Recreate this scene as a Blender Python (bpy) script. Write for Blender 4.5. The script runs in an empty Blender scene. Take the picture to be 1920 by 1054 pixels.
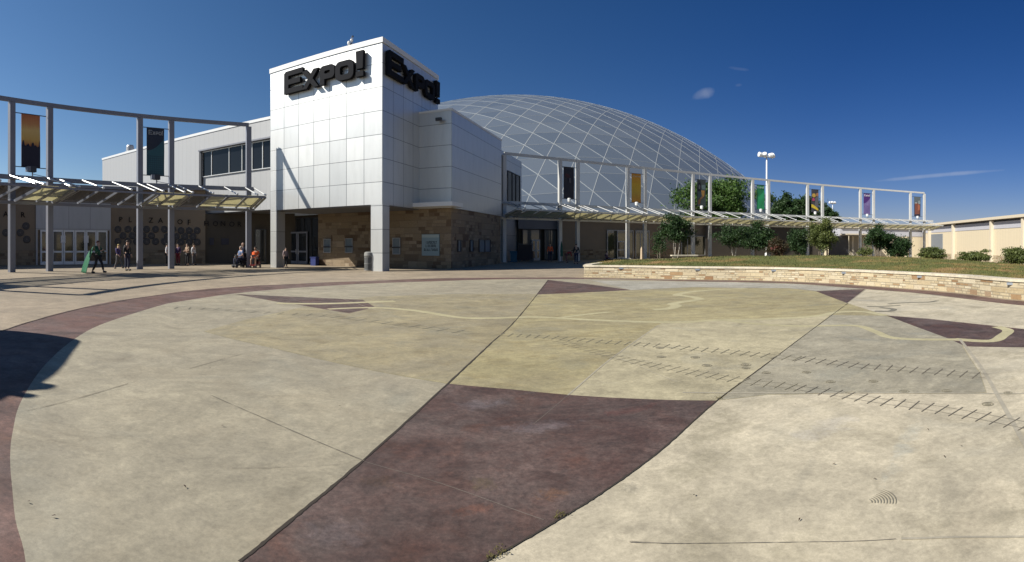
import bpy, bmesh, math, random
import numpy as np
from math import sin, cos, pi, radians, atan2, sqrt
from mathutils import Vector, Matrix

# ------------------------------------------------------------------ camera, sky, sun
sc = bpy.context.scene
sc.render.engine = 'CYCLES'
C = sc.collection
cd = bpy.data.cameras.new('camera'); cam = bpy.data.objects.new('camera', cd); C.objects.link(cam); sc.camera = cam
cam.location = (0, 0, 1.6); cam.rotation_euler = (radians(90), 0, 0)
cd.type = 'PANO'; cd.panorama_type = 'CENTRAL_CYLINDRICAL'
cd.central_cylindrical_range_u_min = -1.0; cd.central_cylindrical_range_u_max = 1.0
cd.central_cylindrical_range_v_min = -594 / 960; cd.central_cylindrical_range_v_max = 460 / 960
cd.clip_start = 0.05; cd.clip_end = 5000
SUN_EL = radians(39); SUN_AZ = atan2(-.93, -.367)           # azimuth from +Y towards +X
SDIR = Vector((sin(SUN_AZ) * cos(SUN_EL), cos(SUN_AZ) * cos(SUN_EL), sin(SUN_EL)))
w = bpy.data.worlds.new('World'); sc.world = w; w.use_nodes = True
wn = w.node_tree; bg = wn.nodes['Background']
sky = wn.nodes.new('ShaderNodeTexSky'); sky.sky_type = 'NISHITA'; sky.sun_disc = False
sky.sun_elevation = SUN_EL; sky.sun_rotation = SUN_AZ % (2 * pi)
sky.altitude = 200; sky.air_density = 1.0; sky.dust_density = 0.1; sky.ozone_density = 4.0
bg.inputs[1].default_value = 0.05
def wnode(t, **k):
    n = wn.nodes.new(t)
    for a, b in k.items(): setattr(n, a, b)
    return n
def sky_glow(tc, m):
    # the air is paler and brighter towards the sun's side, deeper blue away from it
    d = wnode('ShaderNodeVectorMath', operation='DOT_PRODUCT'); wn.links.new(tc.outputs['Generated'], d.inputs[0]); d.inputs[1].default_value = (sin(SUN_AZ), cos(SUN_AZ), 0)
    t = wnode('ShaderNodeMapRange'); wn.links.new(d.outputs['Value'], t.inputs[0]); t.inputs[1].default_value = .75; t.inputs[2].default_value = -.8; t.inputs[3].default_value = 0; t.inputs[4].default_value = 1
    hs = wnode('ShaderNodeHueSaturation'); wn.links.new(sky.outputs[0], hs.inputs['Color']); wn.links.new(m('MULTIPLY_ADD', t.outputs[0], .14, 1.16), hs.inputs['Saturation'])
    tn = wnode('ShaderNodeMix', data_type='RGBA'); wn.links.new(t.outputs[0], tn.inputs[0]); tn.inputs[6].default_value = (1.56, 1.33, 1.22, 1); tn.inputs[7].default_value = (.58, .53, .72, 1)
    mu = wnode('ShaderNodeMix', data_type='RGBA', blend_type='MULTIPLY'); mu.inputs[0].default_value = 1; wn.links.new(hs.outputs[0], mu.inputs[6]); wn.links.new(tn.outputs[2], mu.inputs[7])
    return mu.outputs[2]
def build_sky_clouds():
    # two small cumulus puffs and a thin contrail, as soft-edged patches of the sky itself (by direction, fixed in the world)
    tc = wnode('ShaderNodeTexCoord'); nz = wnode('ShaderNodeTexNoise'); nz.inputs['Scale'].default_value = 26; nz.inputs['Detail'].default_value = 6
    wn.links.new(tc.outputs['Generated'], nz.inputs['Vector'])
    acc = None
    def m(op, a, b=None, c=None):
        n = wnode('ShaderNodeMath', operation=op)
        for i, v in enumerate((a, b, c)):
            if v is None: continue
            if isinstance(v, (int, float)): n.inputs[i].default_value = v
            else: wn.links.new(v, n.inputs[i])
        return n.outputs[0]
    def dirv(x, y):
        a = (x - 960) / 960; e = (460 - y) / 960
        return Vector((sin(a), cos(a), e)).normalized()
    for (x, y, x2, y2, wd, st, pw) in ((1302, 184, 1332, 172, .0100, .17, 1), (1368, 127, 1402, 131, .0045, .10, 1), (1380, 160, 1388, 159, .004, .08, 1), (1640, 340, 1880, 319, .0045, .26, 0)):
        A, B = dirv(x, y), dirv(x2, y2); mid = (A + B).normalized(); al = (B - A); L = al.length / 2; al.normalize(); up = mid.cross(al).normalized()
        ds = []
        for ax in (al, up, mid):
            n = wnode('ShaderNodeVectorMath', operation='DOT_PRODUCT'); wn.links.new(tc.outputs['Generated'], n.inputs[0]); n.inputs[1].default_value = ax
            ds.append(n.outputs['Value'])
        du = m('DIVIDE', ds[0], L + wd); dv = m('DIVIDE', ds[1], wd)
        wob = m('MULTIPLY_ADD', nz.outputs['Fac'], 3.0 if pw else 1.0, -1.5 if pw else -.5)
        r2 = m('ADD', m('MULTIPLY', du, du), m('MULTIPLY', dv, dv)); r2 = m('ADD', r2, wob)
        v = m('SUBTRACT', 1.0, r2); v = m('MULTIPLY', v, st * .75); v = m('MAXIMUM', v, 0.0); v = m('MINIMUM', v, st); v = m('MULTIPLY', v, m('GREATER_THAN', ds[2], .5))
        acc = v if acc is None else m('MAXIMUM', acc, v)
    mx = wnode('ShaderNodeMix', data_type='RGBA'); wn.links.new(acc, mx.inputs[0]); wn.links.new(sky_glow(tc, m), mx.inputs[6]); mx.inputs[7].default_value = (8.2, 8.4, 9.0, 1)
    wn.links.new(mx.outputs[2], bg.inputs[0])
build_sky_clouds()
sl = bpy.data.lights.new('sun', 'SUN'); sl.energy = 5.0; sl.angle = radians(.5); sl.color = (1, .955, .87)
so = bpy.data.objects.new('sun', sl); C.objects.link(so); so.rotation_euler = SDIR.to_track_quat('Z', 'Y').to_euler()
vs = sc.view_settings; vs.view_transform = 'Standard'; vs.look = 'None'; vs.gamma = 1; vs.exposure = 0.72

# ------------------------------------------------------------------ measuring helpers
F, YH, EH = 960.0, 460.0, 1.6
rnd = random.Random(7)
def at(x, d, z=0.0): a = (x - 960) / F; return Vector((d * sin(a), d * cos(a), z))
def G(x, y, z=0.0): return at(x, (EH - z) * F / (y - YH), z)
def Zof(y, d): return EH + (YH - y) / F * d
def hyp(p): return sqrt(p[0] ** 2 + p[1] ** 2)
def spline(pts, n=8):
    P = [Vector(p) for p in pts]; out = []
    for i in range(len(P) - 1):
        a = P[i - 1] if i else P[0] * 2 - P[1]; b = P[i]; c = P[i + 1]; d = P[i + 2] if i + 2 < len(P) else P[-1] * 2 - P[-2]
        for k in range(n):
            t = k / n
            out.append(.5 * ((2 * b) + (c - a) * t + (2 * a - 5 * b + 4 * c - d) * t * t + (3 * b - a - 3 * c + d) * t ** 3))
    out.append(P[-1]); return out
def interp(x, tab):
    if x <= tab[0][0]: return tab[0][1]
    for (a, b), (c, d) in zip(tab, tab[1:]):
        if x <= c: return b + (d - b) * (x - a) / (c - a)
    return tab[-1][1]
def circle_fit(pts):
    A = np.array([[2 * p[0], 2 * p[1], 1] for p in pts]); b = np.array([p[0] ** 2 + p[1] ** 2 for p in pts])
    s = np.linalg.lstsq(A, b, rcond=None)[0]; return Vector((s[0], s[1], 0)), sqrt(s[2] + s[0] ** 2 + s[1] ** 2)
def hit_circle(x, c, R, far=True):
    a = (x - 960) / F; u = Vector((sin(a), cos(a), 0)); b = u.dot(c); D = b * b - c.dot(c) + R * R
    D = max(D, 0); t = b + sqrt(D) if far else b - sqrt(D); return u * t

# ------------------------------------------------------------------ materials
ALB = .80      # all surface colours are a little darker than their nominal paint, exposure makes up for it
def mat(name, col=(.5, .5, .5), rough=.6, metal=0.0, spec=.5, fn=None):
    m = bpy.data.materials.new(name); m.use_nodes = True; nt = m.node_tree; b = nt.nodes['Principled BSDF']
    b.inputs['Base Color'].default_value = (*(v * ALB for v in col), 1); b.inputs['Roughness'].default_value = rough; b.inputs['Metallic'].default_value = metal
    b.inputs['Specular IOR Level'].default_value = spec
    if fn: fn(NT(nt, b))
    return m
class NT:
    def __init__(s, nt, b): s.nt, s.b = nt, b
    def n(s, t, **k):
        x = s.nt.nodes.new(t)
        for a, v in k.items(): setattr(x, a, v)
        return x
    def l(s, a, b): s.nt.links.new(a, b)
    def pos(s): return s.n('ShaderNodeNewGeometry').outputs['Position']
    def obj(s): return s.n('ShaderNodeTexCoord').outputs['Object']
    def uv(s): return s.n('ShaderNodeUVMap').outputs['UV']
    def sep(s, v): x = s.n('ShaderNodeSeparateXYZ'); s.l(v, x.inputs[0]); return x.outputs
    def math(s, op, a, b=None, c=None):
        x = s.n('ShaderNodeMath', operation=op)
        for i, v in enumerate((a, b, c)):
            if v is None: continue
            if isinstance(v, (int, float)): x.inputs[i].default_value = v
            else: s.l(v, x.inputs[i])
        return x.outputs[0]
    def noise(s, vec, scale, detail=4, rough=.55, dist=0.0, sc3=None):
        if sc3:
            mp = s.n('ShaderNodeMapping'); mp.inputs['Scale'].default_value = sc3; s.l(vec, mp.inputs[0]); vec = mp.outputs[0]
        x = s.n('ShaderNodeTexNoise'); s.l(vec, x.inputs['Vector'])
        x.inputs['Scale'].default_value = scale; x.inputs['Detail'].default_value = detail; x.inputs['Roughness'].default_value = rough; x.inputs['Distortion'].default_value = dist
        return x.outputs['Fac']
    def ramp(s, f, stops):
        x = s.n('ShaderNodeValToRGB'); s.l(f, x.inputs[0]); e = x.color_ramp.elements
        while len(e) < len(stops): e.new(.5)
        for q, (p, c) in zip(e, stops): q.position = p; q.color = (*c, 1) if len(c) == 3 else c
        return x.outputs[0]
    def mix(s, f, a, b, bt='MIX'):
        x = s.n('ShaderNodeMix', data_type='RGBA', blend_type=bt)
        for i, v in ((0, f), (6, a), (7, b)):
            if isinstance(v, (int, float)): x.inputs[i].default_value = v
            elif isinstance(v, tuple): x.inputs[i].default_value = (*v, 1) if len(v) == 3 else v
            else: s.l(v, x.inputs[i])
        return x.outputs[2]
    def col(s, o): s.l(s.mix(1.0, o, (ALB, ALB, ALB), 'MULTIPLY'), s.b.inputs['Base Color'])
    def bump(s, h, st=.3, dist=.02):
        x = s.n('ShaderNodeBump'); x.inputs['Strength'].default_value = st; x.inputs['Distance'].default_value = dist; s.l(h, x.inputs['Height']); s.l(x.outputs[0], s.b.inputs['Normal'])
def concrete(name, base, alt, dark, amt=.5, stretch=None, rough=.75, speck=.5, scale=.35, q=.80, tint=None, spots=(), grit=.8):
    tint = tuple(v * q for v in (tint or dark))
    base, alt, dark = (tuple(v * q for v in t) for t in (base, alt, dark))
    def f(k):
        p = k.pos()
        n1 = k.noise(p, scale, 7, .62, .3, stretch); n2 = k.noise(p, scale * 3.7, 6, .65, .6, stretch); n3 = k.noise(p, 60, 3, .7); n4 = k.noise(p, scale * .6, 4, .5, 1.0)
        c = k.mix(k.ramp(n1, [(.40, (0, 0, 0)), (.60, (1, 1, 1))]), base, alt)
        c = k.mix(k.math('MULTIPLY', k.ramp(n2, [(.50, (0, 0, 0)), (.75, (1, 1, 1))]), amt), c, dark)
        c = k.mix(k.math('MULTIPLY', k.ramp(n4, [(.52, (0, 0, 0)), (.66, (1, 1, 1))]), amt * .6), c, tuple(min(1, v * 1.25) for v in base))
        c = k.mix(k.math('MULTIPLY', k.ramp(n3, [(.58, (0, 0, 0)), (.72, (1, 1, 1))]), .35 * speck), c, tuple(v * .55 for v in dark))
        n5 = k.noise(p, 9, 5, .7)
        c = k.mix(k.math('MULTIPLY', k.ramp(n5, [(.35, (0, 0, 0)), (.7, (1, 1, 1))]), .30), c, tuple(v * .70 for v in base))
        n6 = k.noise(p, scale * 6, 8, .72, 1.2)
        c = k.mix(k.math('MULTIPLY', k.ramp(n6, [(.50, (0, 0, 0)), (.62, (1, 1, 1))]), .30 * amt + .08), c, tuple(v * .78 for v in alt))
        c = k.mix(k.math('MULTIPLY', k.ramp(n6, [(.36, (1, 1, 1)), (.46, (0, 0, 0))]), .35), c, tuple(min(1, v * 1.22) for v in base))
        n7 = k.noise(p, scale * 1.7, 5, .6, .8); c = k.mix(k.math('MULTIPLY', k.ramp(n7, [(.54, (0, 0, 0)), (.70, (1, 1, 1))]), .5), c, tint)
        n8 = k.noise(p, scale * 14, 12, .82, .6)
        c = k.mix(k.math('MULTIPLY', k.ramp(n8, [(.46, (0, 0, 0)), (.60, (1, 1, 1))]), .34), c, tuple(v * .62 for v in base))
        c = k.mix(k.math('MULTIPLY', k.ramp(n8, [(.34, (1, 1, 1)), (.45, (0, 0, 0))]), .30), c, tuple(min(1, v * 1.28) for v in base))
        s_ = k.sep(p)
        for (sx, sy, ra, rb, an, cc, st) in spots:
            dx = k.math('SUBTRACT', s_[0], sx); dy = k.math('SUBTRACT', s_[1], sy)
            u = k.math('DIVIDE', k.math('ADD', k.math('MULTIPLY', dx, cos(an)), k.math('MULTIPLY', dy, sin(an))), ra); v = k.math('DIVIDE', k.math('SUBTRACT', k.math('MULTIPLY', dy, cos(an)), k.math('MULTIPLY', dx, sin(an))), rb)
            r2 = k.math('ADD', k.math('ADD', k.math('MULTIPLY', u, u), k.math('MULTIPLY', v, v)), k.math('MULTIPLY_ADD', k.noise(p, 1.6 / max(ra, rb), 12, .8, .8), 7.0, -3.3))
            c = k.mix(k.math('MULTIPLY', k.ramp(r2, [(-.0, (1, 1, 1)), (1.0, (0, 0, 0))]), st * .6), c, cc)
        g1 = k.math('MULTIPLY_ADD', k.noise(p, 3.4, 12, .86, 1.0), 1.1 * grit, 1 - .55 * grit); g2 = k.math('MULTIPLY_ADD', k.noise(p, 22, 10, .85), 1.7 * grit, 1 - .85 * grit); g3 = k.math('MULTIPLY_ADD', k.noise(p, .55, 12, .72, 2.2, stretch), 1.5 * grit, 1 - .75 * grit)
        gg = k.math('MULTIPLY', k.math('MULTIPLY', g1, g2), g3); gc = k.n('ShaderNodeCombineColor')
        for q_ in range(3): k.l(gg, gc.inputs[q_])
        c = k.mix(1.0, c, gc.outputs[0], 'MULTIPLY')
        k.col(c); k.bump(n3, .15, .004)
        k.l(k.ramp(n2, [(.3, (rough - .12,) * 3), (.7, (rough + .1,) * 3)]), k.b.inputs['Roughness'])
    return mat(name, base, rough, fn=f)
M = {}
M['walk'] = concrete('tan_concrete', (.43, .345, .24), (.35, .285, .20), (.28, .225, .16), .5, grit=.8)
M['plaza'] = concrete('pale_grey_concrete', (.43, .38, .268), (.365, .325, .237), (.25, .205, .135), .6, tint=(.31, .295, .23))
SPB = [(*G(x, y)[:2], a_, b_, an, c_, st) for x, y, a_, b_, an, c_, st in ((1350, 800, .55, .28, .5, (.25, .22, .14), .7), (1310, 870, .4, .2, .6, (.26, .23, .15), .6), (1182, 915, .09, .08, 0, (.17, .155, .12), .8), (1190, 990, .12, .08, 0, (.24, .21, .15), .6), (1500, 905, .45, .05, .75, (.29, .265, .20), .7), (1700, 835, .7, .10, .6, (.38, .39, .34), .7), (1560, 800, .5, .2, .2, (.50, .46, .40), .6), (1450, 1000, .3, .1, 0, (.40, .35, .26), .6), (1850, 960, .5, .2, .3, (.58, .50, .36), .7))]
M['bright'] = concrete('bleached_concrete', (.70, .615, .445), (.56, .495, .36), (.27, .235, .15), .85, tint=(.40, .385, .32), spots=SPB)
M['map'] = concrete('yellow_stained_concrete', (.46, .395, .21), (.38, .325, .19), (.24, .175, .06), .8, scale=.5, stretch=(1, 1.6, 1), tint=(.26, .25, .19))
SPP = [(*G(x, y)[:2], a_, b_, .3, c_, st) for x, y, a_, b_, c_, st in ((905, 908, .10, .12, (.10, .07, .03), .7), (1035, 928, .14, .10, (.17, .08, .035), .7), (880, 960, .16, .08, (.17, .06, .03), .6), (705, 905, .16, .12, (.10, .05, .02), .6), (1180, 770, .5, .12, (.12, .03, .02), .6), (730, 835, .14, .1, (.045, .02, .01), .7), (1010, 800, .4, .16, (.16, .14, .15), .6), (900, 760, .35, .2, (.16, .14, .15), .6), (620, 1000, .25, .18, (.15, .12, .12), .6))]
M['slab_tan'] = concrete('tan_stained_slab', (.40, .34, .20), (.345, .30, .20), (.23, .175, .085), .8, scale=.6, tint=(.27, .26, .20))
M['slab_ochre'] = concrete('ochre_stained_slab', (.49, .42, .235), (.41, .36, .23), (.26, .195, .07), .8, scale=.6, tint=(.28, .265, .20), spots=[(*G(995, 652)[:2], 1.15, .55, .2, (.25, .18, .05), .75)])
M['slab_cream'] = concrete('cream_stained_slab', (.57, .50, .32), (.48, .42, .27), (.26, .225, .14), .85, scale=.7, tint=(.36, .345, .27), spots=[(*G(1360, 694)[:2], .5, .2, .2, (.22, .20, .15), .6)])
M['slab_grey'] = concrete('grey_stained_slab', (.45, .405, .295), (.37, .335, .245), (.23, .205, .14), .85, scale=.6, tint=(.27, .27, .225), spots=[(*G(1580, 700)[:2], .8, .4, .2, (.24, .235, .19), .6)])
M['slab_white'] = concrete('whitish_slab', (.50, .47, .39), (.43, .40, .32), (.33, .30, .23), .7, scale=.6)
M['purple'] = concrete('purple_stained_concrete', (.108, .060, .048), (.145, .105, .090), (.034, .010, .007), 1.0, scale=.9, tint=(.135, .045, .02), spots=SPP, grit=1.7)
M['ringc'] = concrete('ring_purple_concrete', (.150, .078, .060), (.175, .115, .098), (.08, .036, .027), .75, scale=.8, tint=(.20, .10, .055), grit=1.6)
M['river'] = concrete('cream_inlay', (.60, .54, .32), (.54, .48, .28), (.42, .37, .22), .3, grit=.35)
M['pale'] = concrete('pale_joint', (.52, .47, .36), (.46, .41, .31), (.36, .32, .24), .4, grit=.5)
M['dullpale'] = concrete('dull_joint', (.21, .17, .14), (.17, .13, .11), (.13, .10, .08), .4)
M['greyline'] = concrete('grey_inlay', (.26, .24, .18), (.22, .205, .16), (.18, .16, .12), .4, grit=.4)
M['crack'] = mat('hairline_crack', (.17, .145, .11), .9)
M['groove'] = mat('dark_groove', (.035, .026, .018), .95)
M['track'] = mat('track_inlay', (.15, .128, .095), .85)
M['wornt'] = mat('worn_track_inlay', (.27, .24, .165), .85)
M['rust'] = mat('rust_stain', (.16, .07, .03), .85)
def f_grass(k):
    p = k.pos(); n1 = k.noise(p, .45, 5, .6, .4); n2 = k.noise(p, 7, 4, .7)
    c = k.ramp(n1, [(.34, (.27, .175, .08)), (.42, (.17, .145, .05)), (.50, (.075, .11, .03)), (.66, (.04, .08, .02))])
    k.col(k.mix(k.math('MULTIPLY', n2, .6), c, (.23, .17, .08))); k.bump(n2, .6, .05)
M['grass'] = mat('dry_grass', (.2, .2, .1), .95, spec=.1, fn=f_grass)
def f_ground(k):
    p = k.pos(); n1 = k.noise(p, .12, 6, .6)
    k.col(k.ramp(n1, [(.35, (.30, .25, .18)), (.65, (.25, .21, .15))]))
M['ground'] = mat('far_ground', (.3, .26, .2), .9, fn=f_ground)
def f_stone(tones, bw, bh, mortar=(.20, .17, .12), msz=.012, bumpd=.03):
    def f(k):
        uv = k.uv(); s = k.sep(uv)
        # wobble the rows so courses differ in height and stones in length
        vec = k.n('ShaderNodeCombineXYZ')
        nw = k.noise(uv, 1.3, 2)
        k.l(k.math('ADD', s[0], k.math('MULTIPLY', k.noise(uv, .9, 1), .25)), vec.inputs[0]); k.l(s[1], vec.inputs[1])
        outs = []
        for (w_, h_, off) in ((bw, bh, .5), (bw * 1.9, bh * 2, .37)):
            b = k.n('ShaderNodeTexBrick', offset=off, squash=.62, squash_frequency=3); k.l(vec.outputs[0], b.inputs['Vector'])
            b.inputs['Color1'].default_value = (0, 0, 0, 1); b.inputs['Color2'].default_value = (1, 1, 1, 1); b.inputs['Mortar'].default_value = (.5, .5, .5, 1)
            b.inputs['Scale'].default_value = 1; b.inputs['Brick Width'].default_value = w_; b.inputs['Row Height'].default_value = h_; b.inputs['Mortar Size'].default_value = msz
            outs.append(b)
        sel = k.ramp(k.math('ADD', outs[1].outputs['Color'], 0.0), [(.62, (0, 0, 0)), (.63, (1, 1, 1))])
        v = k.mix(sel, outs[0].outputs['Color'], k.math('FRACT', k.math('MULTIPLY', outs[1].outputs['Color'], 7.3)))
        fac = k.mix(sel, outs[0].outputs['Fac'], outs[1].outputs['Fac'])
        c = k.ramp(v, tones)
        n = k.noise(uv, 9, 5, .65)
        c = k.mix(.35, c, k.ramp(n, [(.3, (.35, .35, .35)), (.7, (1, 1, 1))]), 'MULTIPLY')
        k.col(k.mix(k.math('MULTIPLY', fac, .7), c, mortar))
        h = k.math('SUBTRACT', k.math('ADD', k.math('MULTIPLY', n, .5), k.math('MULTIPLY', v, .5)), k.math('MULTIPLY', fac, 1.2)); k.bump(h, .7, bumpd)
    return f
tones_wall = [(0, (.60, .50, .32)), (.25, (.50, .41, .26)), (.42, (.64, .56, .40)), (.6, (.46, .36, .21)), (.74, (.56, .48, .33)), (.86, (.36, .235, .12)), (.95, (.27, .15, .07)), (1, (.57, .49, .35))]
M['stone'] = mat('limestone_blocks', (.6, .5, .35), .85, fn=f_stone(tones_wall, .34, .088))
tones_b = [(0, (.29, .215, .13)), (.3, (.34, .26, .165)), (.5, (.22, .155, .09)), (.7, (.40, .315, .21)), (.85, (.14, .085, .045)), (1, (.31, .24, .155))]
M['stoneb'] = mat('brown_limestone_blocks', (.35, .27, .18), .85, fn=f_stone(tones_b, .62, .24, (.22, .17, .12)))
M['cap'] = concrete('cast_stone_cap', (.70, .62, .47), (.62, .55, .42), (.45, .38, .27), .3, q=.95)
def f_panel(pu, pv, v0, base, joint=(.16, .17, .18), var=.05, jw=.03):
    def f(k):
        s = k.sep(k.uv()); u = k.math('DIVIDE', s[0], pu); v = k.math('DIVIDE', k.math('SUBTRACT', s[1], v0), pv)
        fu, fv = k.math('FRACT', u), k.math('FRACT', v)
        ju = k.math('LESS_THAN', k.math('MINIMUM', fu, k.math('SUBTRACT', 1.0, fu)), jw / pu / 2)
        jv = k.math('LESS_THAN', k.math('MINIMUM', fv, k.math('SUBTRACT', 1.0, fv)), jw / pv / 2)
        cv = k.n('ShaderNodeCombineXYZ'); k.l(k.math('FLOOR', u), cv.inputs[0]); k.l(k.math('FLOOR', v), cv.inputs[1])
        wn_ = k.n('ShaderNodeTexWhiteNoise', noise_dimensions='3D'); k.l(cv.outputs[0], wn_.inputs['Vector'])
        c = k.mix(wn_.outputs['Value'], tuple(q * (1 - var) for q in base), tuple(min(1, q * (1 + var * .4)) for q in base))
        n = k.noise(k.uv(), .8, 5, .6, 0, (3, .5, 1)); c = k.mix(k.math('MULTIPLY', k.ramp(n, [(.45, (0, 0, 0)), (.8, (1, 1, 1))]), .36), c, tuple(q * .70 for q in base))
        jj = k.math('MAXIMUM', ju, jv); k.col(k.mix(jj, c, joint))
        k.bump(k.math('SUBTRACT', k.math('MULTIPLY', wn_.outputs['Value'], .05), jj), .5, .01)
        k.l(k.math('MULTIPLY_ADD', wn_.outputs['Value'], .05, .40), k.b.inputs['Roughness'])
    return f
M['white'] = mat('white_metal_panels', (.83, .84, .83), .35, .65, fn=f_panel(1.344, 1.46, 5.5, (.72, .725, .705)))
M['whitewide'] = mat('white_wide_panels', (.83, .84, .83), .35, .65, fn=f_panel(11.2, 1.46, 5.5, (.72, .725, .705)))
M['whiteplain'] = mat('white_metal', (.78, .79, .78), .4)
def f_rib(pitch, base):
    def f(k):
        s = k.sep(k.uv()); fu = k.math('FRACT', k.math('DIVIDE', s[0], pitch)); h = k.math('PINGPONG', fu, .5)
        n = k.noise(k.uv(), .5, 5, .6, 0, (4, .4, 1))
        c = k.mix(k.math('MULTIPLY', n, .35), base, tuple(q * .75 for q in base)); c = k.mix(k.math('LESS_THAN', h, .05), c, tuple(q * .88 for q in base))
        k.col(c); k.bump(k.ramp(h, [(0, (0, 0, 0)), (.12, (1, 1, 1))]), .15, .02)
    return f
M['grey'] = mat('grey_ribbed_metal', (.5, .5, .5), .45, fn=f_rib(.6, (.46, .465, .465)))
M['lilac'] = mat('pale_metal_band', (.5, .5, .55), .5, fn=f_rib(.3, (.52, .52, .56)))
M['cream'] = mat('cream_metal_wall', (.7, .6, .4), .6, fn=f_rib(.9, (.72, .62, .44)))
M['creamtrim'] = mat('cream_trim', (.66, .58, .44), .6)
def f_stucco(base):
    def f(k):
        p = k.pos(); n = k.noise(p, .5, 5, .6); n2 = k.noise(p, 30, 3)
        k.col(k.mix(k.ramp(n, [(.3, (0, 0, 0)), (.7, (1, 1, 1))]), base, tuple(q * .86 for q in base))); k.bump(n2, .2, .01)
    return f
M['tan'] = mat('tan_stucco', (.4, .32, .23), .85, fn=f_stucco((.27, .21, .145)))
M['tan_shade'] = mat('shade_dark_stucco', (.16, .12, .09), .85, fn=f_stucco((.085, .07, .052)))  # tan stucco darkened, shade of recesses and canopy put into its colour
M['soffit'] = mat('grey_soffit', (.2, .2, .21), .7, fn=f_stucco((.17, .17, .18)))
M['dark'] = mat('dark_metal', (.035, .037, .045), .45)
M['steel'] = mat('painted_steel', (.3, .31, .35), .42, fn=f_stucco((.24, .25, .29)))  # grey of many fittings; on the left canopy this dark tone carries its shade
M['steel_lit'] = mat('sunlit_tone_steel', (.6, .6, .6), .42, fn=f_stucco((.60, .60, .58)))  # same canopy paint with its sunlit side put into the tone
def f_clear(k):
    t = k.n('ShaderNodeBsdfTransparent'); t.inputs[0].default_value = (.85, .86, .86, 1); mx = k.n('ShaderNodeMixShader'); mx.inputs[0].default_value = .85
    k.l(k.b.outputs[0], mx.inputs[1]); k.l(t.outputs[0], mx.inputs[2]); k.l(mx.outputs[0], k.nt.nodes['Material Output'].inputs[0])
M['clear'] = mat('clear_canopy_glass', (.1, .1, .1), .1, fn=f_clear)
M['rod'] = mat('galvanised_rod', (.72, .72, .70), .35, .3)
M['frame'] = mat('window_frame', (.42, .43, .44), .4, .2)
M['glass'] = mat('dark_window_glass', (.012, .014, .018), .12, 0, .3)
M['glassd'] = mat('door_glass', (.02, .024, .028), .06, 0, .7)
M['black'] = mat('black_sign_letters', (.008, .009, .013), .8, spec=.15)
M['roof'] = mat('roof_membrane', (.3, .3, .3), .8)
def f_trans(k):
    k.b.inputs['Roughness'].default_value = .35
    t = k.n('ShaderNodeBsdfTranslucent'); t.inputs[0].default_value = (.74, .70, .50, 1)
    mx = k.n('ShaderNodeMixShader'); mx.inputs[0].default_value = .55; out = k.nt.nodes['Material Output']
    k.l(k.b.outputs[0], mx.inputs[1]); k.l(t.outputs[0], mx.inputs[2]); k.l(mx.outputs[0], out.inputs[0])
M['poly'] = mat('frosted_canopy_panel', (.55, .54, .46), .35, fn=f_trans)
def f_dome(k):
    s = k.n('ShaderNodeNewGeometry'); n = k.n('ShaderNodeTexWhiteNoise', noise_dimensions='3D')
    sn = k.n('ShaderNodeVectorMath', operation='SNAP'); k.l(s.outputs['True Normal'], sn.inputs[0]); sn.inputs[1].default_value = (.004, .004, .004); k.l(sn.outputs[0], n.inputs['Vector'])
    c = k.mix(n.outputs['Value'], (.155, .20, .26), (.24, .285, .335))
    n2 = k.noise(k.pos(), .18, 4); c = k.mix(k.math('MULTIPLY', n2, .5), c, (.24, .27, .31))
    k.col(c); k.b.inputs['Roughness'].default_value = .32; k.b.inputs['Metallic'].default_value = .45
M['dome'] = mat('dome_panels', (.2, .24, .28), .35, fn=f_dome)
M['domerib'] = mat('dome_ribs', (.40, .425, .43), .45, .2)
def leafmat(name, a, b, c_):
    def f(k):
        n = k.noise(k.pos(), 1.3, 4, .6); n2 = k.noise(k.pos(), 14, 2)
        c = k.ramp(n, [(.3, a), (.5, b), (.72, c_)]); c = k.mix(k.math('MULTIPLY', n2, .5), c, a); k.col(c)
        k.b.inputs['Roughness'].default_value = .55; k.b.inputs['Specular IOR Level'].default_value = .3
        t = k.n('ShaderNodeBsdfTranslucent'); k.l(c, t.inputs[0]); mx = k.n('ShaderNodeMixShader'); mx.inputs[0].default_value = .3
        k.l(k.b.outputs[0], mx.inputs[1]); k.l(t.outputs[0], mx.inputs[2]); k.l(mx.outputs[0], k.nt.nodes['Material Output'].inputs[0])
    return mat(name, b, .6, fn=f)
M['leaf'] = leafmat('green_leaves', (.035, .08, .018), (.08, .15, .03), (.155, .24, .055))
M['leafdark'] = leafmat('dark_leaves', (.018, .042, .014), (.036, .075, .022), (.07, .12, .036))
M['leafolive'] = leafmat('olive_leaves', (.065, .085, .022), (.13, .16, .045), (.21, .24, .075))
M['leafred'] = leafmat('reddish_leaves', (.04, .03, .015), (.06, .05, .02), (.22, .035, .04))
M['bark'] = mat('bark', (.2, .16, .12), .9, fn=f_stucco((.22, .18, .14)))
M['palebark'] = mat('pale_bark', (.45, .40, .33), .8, fn=f_stucco((.48, .43, .36)))
def flat(name, c, r=.7, **k):
    if name not in M: M[name] = mat(name, c, r, **k)
    return M[name]

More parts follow.
